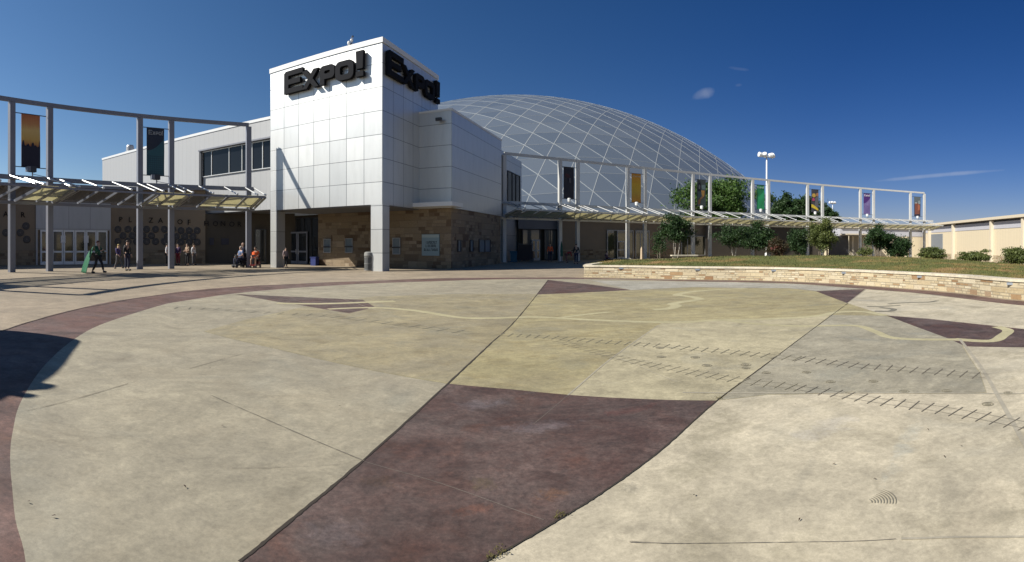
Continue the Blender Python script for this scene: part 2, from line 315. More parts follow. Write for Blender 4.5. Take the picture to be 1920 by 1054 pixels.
# ------------------------------------------------------------------ mesh building
ZS = .25        # the flush inlays lie a millimetre or so above one another
_e = [0]
def eps():          # no two overlapping inlays share a plane
    _e[0] = (_e[0] + 1) % 6; return _e[0] * .00014
class MB:
    def __init__(s): s.v = []; s.f = []; s.uv = []; s.m = []; s.mi = 0
    def add(s, vs, fs, uvs=None):
        o = len(s.v); s.v += [tuple(v) for v in vs]
        for i, f in enumerate(fs):
            s.f.append([o + j for j in f]); s.uv.append(uvs[i] if uvs else None); s.m.append(s.mi)
        return s
    def box(s, c, size, ax=None):
        c = Vector(c); ax = ax or (Vector((1, 0, 0)), Vector((0, 1, 0)), Vector((0, 0, 1)))
        h = [ax[i] * size[i] / 2 for i in range(3)]
        vs = [c + h[0] * a + h[1] * b + h[2] * d for d in (-1, 1) for b in (-1, 1) for a in (-1, 1)]
        return s.add(vs, [(0, 2, 3, 1), (4, 5, 7, 6), (0, 1, 5, 4), (2, 6, 7, 3), (0, 4, 6, 2), (1, 3, 7, 5)])
    def beam(s, p, q, w, h=None, up=Vector((0, 0, 1))):
        p, q = Vector(p), Vector(q); h = h or w; a = (q - p); L = a.length; a.normalize(); b = up.cross(a)
        if b.length < 1e-4: b = Vector((1, 0, 0)).cross(a)
        b.normalize(); c = a.cross(b); return s.box((p + q) / 2, (L, w, h), (a, b, c))
    def tube(s, pts, r, n=8, cap=True):
        pts = [Vector(p) for p in pts]; rs = r if isinstance(r, (list, tuple)) else [r] * len(pts); vs = []; fs = []
        for i, p in enumerate(pts):
            t = (pts[min(i + 1, len(pts) - 1)] - pts[max(i - 1, 0)]).normalized(); b = t.cross(Vector((0, 0, 1)))
            if b.length < 1e-3: b = t.cross(Vector((1, 0, 0)))
            b.normalize(); c = t.cross(b)
            for k in range(n): a = 2 * pi * k / n; vs.append(p + (b * cos(a) + c * sin(a)) * rs[i])
        for i in range(len(pts) - 1):
            for k in range(n): k2 = (k + 1) % n; fs.append((i * n + k, i * n + k2, (i + 1) * n + k2, (i + 1) * n + k))
        if cap: fs.append(tuple(range(n))[::-1]); fs.append(tuple((len(pts) - 1) * n + k for k in range(n)))
        return s.add(vs, fs)
    def lathe(s, c, prof, n=16, axis=None):
        c = Vector(c); vs = []; fs = []
        Q = axis.to_track_quat('Z', 'Y') if axis else None
        for (r, z) in prof:
            for k in range(n):
                a = 2 * pi * k / n; v = Vector((r * cos(a), r * sin(a), z)); vs.append(c + (Q @ v if Q else v))
        for i in range(len(prof) - 1):
            for k in range(n): k2 = (k + 1) % n; fs.append((i * n + k, i * n + k2, (i + 1) * n + k2, (i + 1) * n + k))
        fs.append(tuple(range(n))[::-1]); fs.append(tuple((len(prof) - 1) * n + k for k in range(n)))
        return s.add(vs, fs)
    def ball(s, c, r, n=10, m=7):
        r3 = r if isinstance(r, (tuple, list)) else (r, r, r)
        prof = [(max(sin(pi * i / m), .02), -cos(pi * i / m)) for i in range(m + 1)]
        o = len(s.v); s.lathe((0, 0, 0), prof, n)
        for i in range(o, len(s.v)): v = s.v[i]; s.v[i] = (c[0] + v[0] * r3[0], c[1] + v[1] * r3[1], c[2] + v[2] * r3[2])
        return s
    def prism(s, foot, z0, z1, top=True, bottom=True):
        """closed footprint (counter-clockwise or not) raised from z0 to z1, uv = metres along each side / height"""
        n = len(foot); P = [Vector((p[0], p[1], 0)) for p in foot]
        area = sum(P[i].x * P[(i + 1) % n].y - P[(i + 1) % n].x * P[i].y for i in range(n))
        if area < 0: P = P[::-1]
        vs = [(p.x, p.y, z0) for p in P] + [(p.x, p.y, z1) for p in P]; fs = []; uv = []
        for i in range(n):
            j = (i + 1) % n; L = (P[j] - P[i]).length
            fs.append((i, j, n + j, n + i)); uv.append([(-L, z0), (0, z0), (0, z1), (-L, z1)] if area >= 0 else [(0, z0), (L, z0), (L, z1), (0, z1)])
        if top: fs.append(tuple(range(n, 2 * n))); uv.append([(p.x, p.y) for p in P])
        if bottom: fs.append(tuple(range(n))[::-1]); uv.append([(p.x, p.y) for p in P[::-1]])
        return s.add(vs, fs, uv)
    def wall(s, pts, z0, z1, th, u0=0.0):
        """a thin wall along a polyline; th is the thickness to its left; uv runs on along the whole length"""
        P = [Vector((p[0], p[1], 0)) for p in pts]; n = len(P); N = []
        for i in range(n):
            t = (P[min(i + 1, n - 1)] - P[max(i - 1, 0)]).normalized(); N.append(Vector((-t.y, t.x, 0)))
        B = [P[i] + N[i] * th for i in range(n)]; vs = []
        for i in range(n): vs += [(P[i].x, P[i].y, z0), (P[i].x, P[i].y, z1), (B[i].x, B[i].y, z1), (B[i].x, B[i].y, z0)]
        fs = []; uv = []; L = u0
        for i in range(n - 1):
            l2 = L + (P[i + 1] - P[i]).length; a, b = i * 4, i * 4 + 4
            fs += [(a, b, b + 1, a + 1), (a + 1, b + 1, b + 2, a + 2), (a + 3, a + 2, b + 2, b + 3), (a, a + 3, b + 3, b)]
            uv += [[(L, z0), (l2, z0), (l2, z1), (L, z1)], [(L, 0), (l2, 0), (l2, th), (L, th)], [(L, z0), (L, z1), (l2, z1), (l2, z0)], [(L, 0), (L, th), (l2, th), (l2, 0)]]
            L = l2
        e = (n - 1) * 4; fs += [(0, 1, 2, 3), (e + 3, e + 2, e + 1, e)]; uv += [[(0, z0), (0, z1), (-abs(th), z1), (-abs(th), z0)]] + [[(abs(th), z0), (abs(th), z1), (0, z1), (0, z0)]]
        return s.add(vs, fs, uv)
    def sheet(s, pts, z):
        z = z * ZS + eps()
        return s.add([(p[0], p[1], z) for p in pts], [tuple(range(len(pts)))])
    def ribbon(s, pts, w, z):
        z = z * ZS + eps()
        P = [Vector((p[0], p[1], 0)) for p in pts]; ws = w if isinstance(w, (list, tuple)) else [w] * len(P); vs = []
        for i in range(len(P)):
            t = (P[min(i + 1, len(P) - 1)] - P[max(i - 1, 0)]).normalized(); nn = Vector((-t.y, t.x, 0)) * ws[i] / 2
            a = P[i] + nn; b = P[i] - nn; vs += [(a.x, a.y, z), (b.x, b.y, z)]
        return s.add(vs, [(2 * i, 2 * i + 1, 2 * i + 3, 2 * i + 2) for i in range(len(P) - 1)])
    def plate(s, poly, O, ax, ay, depth, holes=None):
        """2-D convex or simple polygon (metres) in the plane O,ax,ay extruded by depth along ax x ay"""
        nrm = ax.cross(ay).normalized(); n = len(poly)
        vs = [O + ax * x + ay * y for x, y in poly] + [O + ax * x + ay * y + nrm * depth for x, y in poly]
        fs = [tuple(range(n))[::-1], tuple(range(n, 2 * n))] + [(i, (i + 1) % n, n + (i + 1) % n, n + i) for i in range(n)]
        return s.add(vs, fs)
    def build(s, name, m, parent=None, smooth=False, tri=False):
        org = parent.matrix_world.translation if parent else Vector((0, 0, 0))
        me = bpy.data.meshes.new(name); me.from_pydata([Vector(v) - org for v in s.v], [], s.f)
        for q in (m if isinstance(m, (list, tuple)) else [m]): me.materials.append(q)
        if any(u is not None for u in s.uv):
            ul = me.uv_layers.new(name='UVMap'); i = 0
            for f, u in zip(s.f, s.uv):
                for k in range(len(f)): ul.data[i].uv = u[k] if u else (0, 0); i += 1
        if any(s.m): me.polygons.foreach_set('material_index', s.m)
        if smooth: me.polygons.foreach_set('use_smooth', [True] * len(s.f))
        bm = bmesh.new(); bm.from_mesh(me)
        if tri: bmesh.ops.triangulate(bm, faces=bm.faces[:])
        if not getattr(s, 'keep', False): bmesh.ops.recalc_face_normals(bm, faces=bm.faces[:])
        bm.to_mesh(me); bm.free(); me.update()
        o = bpy.data.objects.new(name, me); C.objects.link(o)
        if parent: o.parent = parent
        return o
def thing(name, label, cat, loc=(0, 0, 0), group=None):
    o = bpy.data.objects.new(name, None); C.objects.link(o); o.location = loc; o.matrix_world = Matrix.Translation(Vector(loc)); o.empty_display_size = .2
    o['label'] = label; o['category'] = cat
    if group: o['group'] = group
    return o
def tag(o, label, cat, group=None):
    o['label'] = label; o['category'] = cat
    if group: o['group'] = group
    return o
def struct(o, kind='structure'): o['kind'] = kind; return o
def copy_tree(o, parent=None):
    c = o.copy(); C.objects.link(c)
    if parent: c.parent = parent
    for ch in list(o.children): copy_tree(ch, c)
    return c

# ================================================================== GROUND AND PLAZA
def gridmesh(name, xs, ys, zf, m):
    vs = [(x, y, zf(x, y)) for y in ys for x in xs]; nx = len(xs)
    fs = [(j * nx + i, j * nx + i + 1, (j + 1) * nx + i + 1, (j + 1) * nx + i) for j in range(len(ys) - 1) for i in range(nx - 1)]
    b = MB(); b.add(vs, fs); return b.build(name, m, smooth=True)
def sstep(a, b, x): t = min(1, max(0, (x - a) / (b - a))); return t * t * (3 - 2 * t)
def ground_z(x, y): return -1.15 * sstep(30, 62, x)
xs = [-1500, -600, -200, -80, -40, 0, 20] + list(range(24, 70, 2)) + [80, 120, 200, 600, 1500]
struct(gridmesh('ground', xs, [-1500, -400, -100, -30, 0, 20, 40, 60, 90, 150, 300, 700, 2500], ground_z, M['walk']))

outer_px = [(6, 620), (70, 599), (100, 590), (150, 578), (209, 565.6), (297, 553), (340, 547), (396, 541.5), (473, 536), (519, 534), (600, 530), (685, 527), (784, 523.3), (888, 521), (1034, 520.4), (1092, 521), (1289, 525), (1400, 526.5), (1500, 529.5), (1600, 535), (1709, 543), (1800, 551), (1920, 565)]
inner_px = [(48, 1054), (29.5, 978), (23.5, 923), (19, 860), (24, 809), (41, 750), (85, 684), (141, 635), (200, 604.7), (297, 574), (340, 565), (440, 550.4), (529, 542), (600, 537), (696, 531.7), (784, 528.4), (930, 523.9), (1034, 523.4), (1150, 524), (1289, 527.5), (1400, 529.5), (1500, 532.5), (1595, 540), (1709, 548.7), (1800, 559), (1920, 573)]
Oin = [G(*p) for p in outer_px]; Iin = [G(*p) for p in inner_px]
outer = spline([Vector((9, -4, 0)), Vector((3.5, -3.4, 0)), Vector((-1.5, -2.0, 0)), Vector((-5.0, 1.3, 0))] + Oin + [Vector((13.2, 4.5, 0)), Vector((12.6, 0, 0)), Vector((9, -4, 0))], 5)[:-1]
inner = spline([Vector((8.5, -2.3, 0)), Vector((4, -2.2, 0)), Vector((1.2, -1.0, 0)), Vector((-.1, -.03, 0)), Vector((-1.0, .68, 0)), Vector((-1.6, 1.15, 0))] + Iin + [Vector((12.1, 4.2, 0)), Vector((11.3, .2, 0)), Vector((8.5, -2.3, 0))], 5)[:-1]
def sheet(name, pts, z, m): b = MB(); b.sheet(pts, z); return struct(b.build(name, m, tri=True))
def plist(px, n=6): return spline([G(*p) for p in px], n)
sheet('ring_band', outer, .004, M['ringc'])
sheet('plaza_paving', inner, .008, M['plaza'])
# bleached slabs at right and in front
rightpoly = [G(*p) for p in ((1345, 752), (1440, 682), (1525, 617), (1590, 568), (1625, 543), (1709, 549.5), (1800, 560), (1915, 573))] + [Vector((11.9, 4.2, 0)), Vector((11.2, .3, 0)), Vector((8.4, -2.2, 0)), Vector((4, -2.1, 0)), Vector((.35, .2, 0))] + [G(*p) for p in ((915, 1054), (1050, 975), (1130, 925), (1240, 845))]
sheet('bleached_paving', rightpoly, .012, M['bright'])
mp = [(382, 622), (460, 600), (560, 578), (640, 565), (705, 556), (850, 552), (1006, 552), (1186, 544.5), (1300, 539), (1480, 541), (1530, 546.5), (1588, 568.5), (1662, 592), (1730, 616), (1800, 640), (1818, 670), (1838, 700), (1850, 737), (1600, 736), (1440, 741), (1345, 752), (1200, 749), (1075, 742), (960, 731), (838, 720), (740, 703), (640, 683), (520, 655), (440, 637)]
sheet('map_paving', [G(*p) for p in mp], .016, M['map'])
sheet('stained_slab', [G(*p) for p in [(383, 622), (460, 600.5), (560, 578.5), (640, 565.5), (705, 556.5), (850, 552.5), (1004, 552.5), (968, 598), (920, 645), (840, 718), (740, 702.5), (640, 682.5), (520, 654.5), (440, 636.5)]], .018, M['slab_tan'])
sheet('stained_slab', [G(*p) for p in [(972, 595), (1245, 603), (1150, 670), (1067, 741.5), (960, 731), (841, 719.5), (920, 645)]], .018, M['slab_ochre'])
sheet('stained_slab', [G(*p) for p in [(1245, 603), (1556, 591), (1525, 617), (1440, 681), (1346, 751.5), (1200, 749), (1067, 742), (1150, 670)]], .018, M['slab_cream'])
sheet('stained_slab', [G(*p) for p in [(1558, 591), (1661, 592.5), (1730, 616.5), (1799, 640), (1817, 670), (1837, 700), (1849, 736.5), (1600, 735.5), (1440, 740.5), (1349, 751), (1440, 681), (1525, 617)]], .018, M['slab_grey'])
sheet('whitish_slab', [G(*p) for p in [(1183, 544), (1108, 526), (1289, 528.3), (1400, 530.3), (1500, 533.5), (1594, 541), (1620, 541.5), (1530, 545.5), (1480, 540.5), (1300, 538.5)]], .018, M['slab_white'])
b = MB()
e1 = G(455, 1054); e2 = G(915, 1054)
for poly in ([(838, 720), (960, 731), (1075, 742), (1200, 749), (1345, 752), (1240, 845), (1130, 925), (1050, 975), (915, 1054), None, (455, 1054), (680, 866)],
             [(440, 551.5), (560, 557), (680, 562.5), (703, 576), (655, 588), (560, 572), (520, 566)], [(1027, 525), (1110, 534), (1182, 544), (1090, 549), (1006, 552.5)],
             [(1530, 546.5), (1580, 544), (1622, 542.5), (1588, 568.5)], [(1662, 592), (1740, 598), (1860, 611), (1935, 619), (1945, 652), (1810, 650), (1780, 636)]):
    pts = []
    for p in poly:
        if p is None: pts += [Vector((.3, .6, 0)), Vector((-.9, .6, 0))]
        else: pts.append(G(*p))
    b.sheet(pts, .020)
struct(b.build('purple_paving', M['purple'], tri=True))
b = MB()
rw = lambda px, ws, n=6: b.ribbon(plist(px, n), ws, .024)
rw([(690, 578), (720, 578), (760, 581), (800, 586), (840, 593), (880, 597), (930, 597), (960, 596), (1000, 595), (1050, 597), (1100, 600), (1200, 604), (1280, 605), (1340, 601), (1400, 600), (1480, 597), (1540, 592), (1570, 586), (1620, 585), (1660, 592)], .22)
rw([(1050, 596), (1100, 590), (1140, 586)], .15)
rw([(1225, 581), (1255, 579), (1268, 574), (1262, 570), (1290, 565), (1312, 561), (1290, 556), (1270, 553), (1310, 546), (1400, 541)], .3)
rw([(1360, 601), (1420, 608), (1500, 612), (1600, 611), (1640, 622), (1668, 633), (1720, 637), (1800, 637)], .17)
rw([(520, 569), (600, 570), (690, 567), (740, 565)], .3)
rw([(615, 580), (660, 578), (705, 577)], .2)
rw([(1790, 637), (1858, 640), (1880, 630), (1890, 620), (1868, 613)], .22)
struct(b.build('river_inlay', M['river']))
b = MB()
def curve2(px, wd, z=.028): b.ribbon(plist(px, 6), wd, z)
curve2([(1625, 575), (1655, 575), (1688, 573)], .12); curve2([(1650, 577), (1675, 580), (1668, 584), (1640, 584)], .16); curve2([(1665, 570), (1700, 568), (1740, 567), (1758, 564)], .14)
struct(b.build('grey_inlay', M['greyline']))
b = MB()
for px, wd in (([(1235, 610), (1150, 670), (1065, 742)], .02), ([(1800, 637), (1840, 690), (1880, 760), (1925, 840)], .05), ([(1280, 737), (1440, 738), (1600, 738), (1760, 738), (1920, 739)], .03),
               ([(1075, 664), (1150, 670), (1270, 718)], .01), ([(640, 560), (800, 612), (900, 640)], .012), ([(1690, 1012), (1800, 1009), (1925, 1008)], .02)):
    b.ribbon(plist(px, 4), wd, .028)
struct(b.build('pale_joint', M['pale']))
b = MB()
for px, wd in (([(683, 867), (800, 900), (900, 934), (1020, 977)], .008), ([(1065, 742), (1030, 772), (1000, 797)], .009)): b.ribbon(plist(px, 4), wd, .028)
struct(b.build('dull_joint', M['dullpale']))
b = MB()
def jag(px, w0, n=10, amp=.5, seed=1):
    r = random.Random(seed); P = plist(px, n); ws = [w0 * (1 + amp * (r.random() - .5) * 1.2) for _ in P]; P = [p + Vector((r.uniform(-1, 1), r.uniform(-1, 1), 0)) * w0 * .12 for p in P]
    b.ribbon(P, ws, .032)
jag([(1028, 526), (975, 592), (920, 645), (840, 720), (680, 866), (560, 966), (450, 1056)], .022, 18, .5)
jag([(1590, 569), (1525, 617), (1440, 681), (1345, 752), (1240, 845), (1130, 925), (1050, 975), (905, 1058)], .014, 18, .6, 2)
struct(b.build('pavement_joint', M['groove']))
b = MB()
jag([(395, 742), (500, 788), (620, 840), (683, 866)], .006, 12, .9, 3)
jag([(50, 771), (130, 752), (240, 720)], .007, 12, .9, 4); jag([(355, 692), (440, 668), (470, 663)], .007, 8, .9, 5)
jag([(1180, 1019), (1350, 1021), (1500, 1019), (1680, 1013)], .0035, 14, .9, 6); jag([(1280, 1022), (1180, 1017)], .003, 8, .9, 7)
jag([(430, 880), (540, 877), (640, 872)], .003, 10, 1, 8)
struct(b.build('hairline_crack', M['crack']))
b = MB()
jag([(0, 622), (70, 600), (150, 579)], .03, 8, .2, 9)
jag([(150, 579), (297, 554), (473, 537)], .03, 8, .2, 10)
struct(b.build('ring_joint', M['groove']))
b = MB()
def track(px, gauge, tie, step, tw):
    P = spline([G(*p) for p in px], 12); acc = 0; nxt = 0
    for sgn in (-1, 1):
        Q = []
        for i in range(len(P)):
            t = (P[min(i + 1, len(P) - 1)] - P[max(i - 1, 0)]).normalized(); Q.append(P[i] + Vector((-t.y, t.x, 0)) * gauge / 2 * sgn)
        b.ribbon(Q, tw * .5, .036)
    for i in range(len(P) - 1):
        L = (P[i + 1] - P[i]).length; t = (P[i + 1] - P[i]).normalized(); n = Vector((-t.y, t.x, 0))
        while nxt < acc + L:
            c = P[i] + t * (nxt - acc); b.ribbon([c - n * tie / 2, c + n * tie / 2], tw, .040); nxt += step
        acc += L
track([(1500, 674), (1560, 681), (1620, 688), (1680, 692), (1740, 697), (1800, 702), (1850, 706)], .16, .34, .165, .012)
track([(1500, 729), (1560, 738), (1603, 745), (1678, 757), (1733, 764), (1789, 773), (1848, 784), (1913, 797), (1990, 812)], .15, .30, .15, .010)
struct(b.build('track_inlay', M['track']))
b = MB()
track([(940, 628), (1030, 633), (1110, 640), (1180, 645), (1250, 650), (1300, 655), (1363, 660), (1440, 668), (1500, 674)], .16, .34, .165, .016)
track([(1050, 640), (1110, 658), (1180, 677), (1250, 690), (1320, 703), (1400, 716), (1460, 723), (1500, 729)], .15, .30, .15, .012)
struct(b.build('worn_track_inlay', M['wornt']))
b = MB()
track([(330, 578), (400, 580), (500, 587), (600, 592), (650, 597), (760, 610), (880, 625)], .2, .4, .35, .02)
struct(b.build('faint_track_inlay', M['greyline']))
b = MB()
for (x, y, r_) in ((1852, 759, .062), (1695, 735, .06), (1775, 734, .06), (1398, 685, .075), (1325, 686, .07), (1303, 671, .07), (1436, 700, .06), (1512, 699, .06), (1557, 717, .06), (1637, 716, .06), (1240, 670, .07), (1237, 653, .07), (1398, 691, .06), (1890, 738, .05)):
    c = G(x, y)
    for (ra, rb) in ((r_, r_ * .78), (r_ * .55, r_ * .1)):
        vs = []
        for k in range(16): a = 2 * pi * k / 16; vs += [(c.x + ra * cos(a), c.y + ra * sin(a), .036 * ZS), (c.x + rb * cos(a), c.y + rb * sin(a), .036 * ZS)]
        b.add(vs, [(2 * k, 2 * k + 1, (2 * k + 3) % 32, (2 * k + 2) % 32) for k in range(16)])
struct(b.build('town_marker_inlay', M['wornt']))
b = MB(); c0 = G(1622, 944)
for k in range(9):
    r_ = .05 + k * .022; pts = [c0 + Vector((r_ * cos(a) * .9, r_ * sin(a) * .8, 0)) for a in [(-.9 + .15 * j) for j in range(9)]]; b.ribbon(pts, [.003 + .006 * sin(pi * j / 8) for j in range(9)], .028)
struct(b.build('tyre_scuff', M['greyline']))

# retaining wall, cap and grass mound
wl = [(p if i == 0 else p) for i, p in enumerate([(1095, 520.8), (1180, 522.3), (1289, 525), (1400, 526.5), (1500, 529.5), (1600, 535), (1709, 543), (1800, 551), (1920, 565)])]
wl = spline([G(*p) * 1.012 for p in wl] + [Vector((13.4, 5.2, 0)), Vector((13.6, 2.0, 0)), Vector((12.8, -2.0, 0))], 6)
tw = thing('retaining_wall', 'low curved limestone wall with pale cap stones holding back the grass mound', 'wall', wl[0])
ret = [wl[0] + Vector((1.6, 4.2, 0)), wl[0] + Vector((.35, 1.6, 0))]
b = MB(); b.wall(wl, 0, .53, .32); b.wall(ret + [wl[0] + Vector((0.02, .02, 0))], 0, .528, .30); b.build('stonework', M['stone'], tw)
b = MB(); cl = [p * .9985 for p in wl]
L = 0; P = cl; seg = []
b.wall([p + (p.normalized() * -.05) for p in wl], .53, .61, .46); b.wall([p + Vector((-.05, 0, 0)) for p in ret] + [wl[0] + Vector((-.05, .02, 0))], .529, .608, .40)
b.build('cap_stone', M['cap'], tw)
b = MB(); b.keep = True
for px in (1162, 1305, 1446, 1586, 1728, 1886):
    y = interp(px, [(1095, 500.5), (1289, 502.5), (1500, 509), (1709, 519), (1920, 535)]); c = min(wl, key=lambda p: abs(((atan2(p.x, p.y)) * F + 960) - px))
    n_ = Vector((-c.x, -c.y, 0)).normalized(); t_ = Vector((-n_.y, n_.x, 0)); b.box(c + n_ * .02 + Vector((0, 0, .47)), (.22, .06, .07), (t_, n_, Vector((0, 0, 1))))
b.build('step_light', mat('step_light_steel', (.35, .38, .42), .4, .5), tw)
crest = [(1098, 496), (1140, 491), (1180, 488), (1260, 484.5), (1340, 482.3), (1420, 480.5), (1500, 478.8), (1600, 479.5), (1700, 483), (1800, 489), (1920, 499), (2000, 505), (2200, 520)]
def wall_d(px):
    best = min(wl, key=lambda p: abs(((atan2(p.x, p.y)) * F + 960) - px)); return hyp(best)
def mound_z(px, t, dw):
    dc = dw + interp(px, [(1098, 3), (1200, 7), (1500, 12), (1920, 10)]); yc = interp(px, crest); zc = EH - (yc - YH) * dc / F
    d = dw + .3 + t * (dc - dw + 8)
    u = (d - dw) / (dc - dw)
    if u <= 1: z = .56 + (zc - .56) * sin(u * pi / 2) ** 1.0
    else:
        q = sstep(0, 1, (d - dc) / 8); z = zc * (1 - q) + (-.05 + ground_z(d * sin((px - 960) / F), 0)) * q
    return d, z + .035 * sin(px * .021 + d * .7) * min(1, t * 6) + .02 * sin(d * 1.9 + px * .05)* min(1, t * 6)
vs = []; nx = 0
pxs = [1099, 1104] + list(range(1110, 2240, 10)); nt_ = 26
pxs = [p for p in pxs]
for px in pxs:
    dw = wall_d(px) if px < 1990 else hyp(wl[-6]) + (px - 1990) * .004
    for j in range(nt_ + 1):
        d, z = mound_z(px, j / nt_, dw); p = at(px, d); vs.append((p.x, p.y, z))
fs = [(i * (nt_ + 1) + j, (i + 1) * (nt_ + 1) + j, (i + 1) * (nt_ + 1) + j + 1, i * (nt_ + 1) + j + 1) for i in range(len(pxs) - 1) for j in range(nt_)]
b = MB(); b.add(vs, fs); b.keep = False; struct(b.build('grass_mound', M['grass'], smooth=True))
b = MB(); b.keep = True; r = random.Random(3)
for k in range(26000):
    px = r.uniform(1104, 2000); dw = wall_d(px) if px < 1990 else 14; t = r.random() ** 1.2 * .85; d, z = mound_z(px, t, dw); p = at(px, d); h = r.uniform(.03, .09); a = r.uniform(0, 6.28); wv = Vector((cos(a), sin(a), 0)) * .012 * (1 + d * .03); tip = Vector((r.uniform(-.03, .03), r.uniform(-.03, .03), h))
    q = Vector((p.x, p.y, z - .01)); b.add([q - wv, q + wv, q + tip], [(0, 1, 2)])
struct(b.build('grass_tufts', M['grass']), 'stuff')['label'] = 'short dry and green grass covering the mound'

# ================================================================== MAIN BUILDING
T0 = at(717, 31.35); TU = Vector((-.958, .286, 0)).normalized(); TV = Vector((.286, .958, 0)).normalized(); ZZ = Vector((0, 0, 1))
def loc(a, b_, z=0.0): return T0 + TU * a + TV * b_ + ZZ * z
def on_line(px, P, D):            # distance along P + s*D where the ray of px meets it
    t = math.tan((px - 960) / F); return (t * P.y - P.x) / (D.x - t * D.y)
TW, TD, TH = 9.41, 8.05, 14.02
hall = thing('exhibition_hall', 'white panelled entrance hall with square sign tower, low stone base and long grey ribbed wing', 'building', loc(0, 0))
b = MB(); b.prism([loc(0, 0), loc(TW, 0), loc(TW, TD), loc(0, TD)], 4.12, TH, top=False); b.build('tower_cladding', M['white'], hall)
b = MB(); e = .05
b.prism([loc(-e, -e), loc(TW + e, -e), loc(TW + e, TD + e), loc(-e, TD + e)], TH + .015, 14.36); b.build('parapet', M['whiteplain'], hall)
b = MB(); b.prism([loc(.1, .1), loc(TW - .1, .1), loc(TW - .1, TD - .1), loc(.1, TD - .1)], TH - .2, TH + .01); b.build('parapet_reveal', M['dark'], hall)
# corner columns of the tower
cw = on_line(695, T0, TU)
for nm, a0, a1 in (('column', .0, cw), ('column', on_line(519.5, T0, TU), TW)):
    b = MB(); b.prism([loc(a0 + .003, .003), loc(a1, .003), loc(a1, .85), loc(a0 + .003, .85)], 0, 4.12); b.build(nm, M['white'], hall)
b = MB(); b.prism([loc(.2, TD - .8), loc(.9, TD - .8), loc(.9, TD - .1), loc(.2, TD - .1)], 0, 4.12)
# soffit under the tower
b = MB(); b.prism([loc(.06, .06), loc(TW - .06, .06), loc(TW - .06, 5.0), loc(.06, 5.0)], 4.06, 4.115); b.build('soffit', M['soffit'], hall)
# annex
AR = 2.45; AH = 10.76
b = MB(); b.prism([loc(.003, 5.0), loc(-AR, 5.0), loc(-AR, 16.0), loc(.003, 16.0)], 4.15, AH); b.prism([loc(TW, 5.5), loc(.003, TD - .3), loc(.003, 16), loc(TW, 16)], 4.15, 10.2); b.build('annex_cladding', M['whitewide'], hall)
b = MB(); b.prism([loc(0.003, 4.96), loc(-AR - .04, 4.96), loc(-AR - .04, 16.04), loc(.003, 16.04)], AH + .003, AH + .14); b.build('parapet', M['whiteplain'], hall)
# fascia slab over the corner
b = MB(); b.prism([loc(1.15, 3.95), loc(-AR - .5, 3.95), loc(-AR - .5, 5.8), loc(-AR - .004, 5.8), loc(-AR - .004, 4.995), loc(1.15, 4.995)], 4.2, 4.48); b.build('fascia_slab', M['whiteplain'], hall)
# stone base
SL = 9.0
b = MB(); b.prism([loc(SL, 5.06), loc(-AR + .06, 5.06), loc(-AR + .06, 15.9), loc(SL, 15.9)], 0, 4.14); stonebase = b.build('stone_base', M['stoneb'], hall)
# recessed block behind the annex with upstairs windows
rear_b = on_line(978, loc(-1.5, 0), TV)
b = MB(); b.prism([loc(-1.5, 16.003), loc(-1.5, rear_b), loc(4, rear_b), loc(4, 16.003)], 0, 10.55); b.build('rear_cladding', M['whitewide'], hall)
# far-side windows on the recessed block
def quadwin(parent, P, Q, z0, z1, nm='window', muls=(), rec=.08, depth=.1, frame=.07, gm='glass', fm='frame', pane='pane'):
    """framed glazing between plan points P, Q (left to right as seen), standing a little proud of its wall"""
    P, Q = Vector(P), Vector(Q); ax = (Q - P).normalized(); L = (Q - P).length; nr = Vector((ax.y, -ax.x, 0))
    O = P + nr * .03
    g = MB(); g.box(O + ax * L / 2 - nr * .004 + ZZ * (z0 + z1) / 2, (L - .01, .03, z1 - z0 - .01), (ax, nr, ZZ))
    f = MB()
    for zz in (z0 + frame / 2, z1 - frame / 2): f.box(O + ax * L / 2 + nr * depth / 4 + ZZ * zz, (L, depth, frame), (ax, nr, ZZ))
    for t in [frame / 2] + [L * m_ for m_ in muls] + [L - frame / 2]: f.box(O + ax * t + nr * (depth / 4 - .003) + ZZ * (z0 + z1) / 2, (frame, depth - .004, z1 - z0 - 2 * frame), (ax, nr, ZZ))
    fr = f.build(nm, M[fm], parent); g.build(pane, M[gm], fr if False else parent) if False else g.build(pane, M[gm], fr_parent(fr, parent))
    return fr
def fr_parent(fr, parent):
    return _Sub(fr, parent)
class _Sub:
    """lets a pane be built in its window's frame: the frame mesh already sits at the thing's origin"""
    def __init__(s, fr, parent): s.o = fr; s.matrix_world = parent.matrix_world
def _build_sub(self, name, m, parent=None, smooth=False, tri=False, _b=MB.build):
    if isinstance(parent, _Sub):
        class Q: pass
        q = bpy.data.objects.new('tmp', None); q.location = parent.matrix_world.translation; q.matrix_world = parent.matrix_world
        o = _b(self, name, m, q, smooth, tri); o.parent = parent.o; bpy.data.objects.remove(q); return o
    return _b(self, name, m, parent, smooth, tri)
MB.build = _build_sub
def sub(fr, parent): return _Sub(fr, parent)
wl0, wl1 = loc(-AR - .57, 18.5), loc(-AR - .74, 24.6)
quadwin(hall, loc(-1.5, on_line(951, loc(-1.5, 0), TV)), loc(-1.5, on_line(974, loc(-1.5, 0), TV)), 5.6, 8.9, muls=(.35, .65), fm='dark')
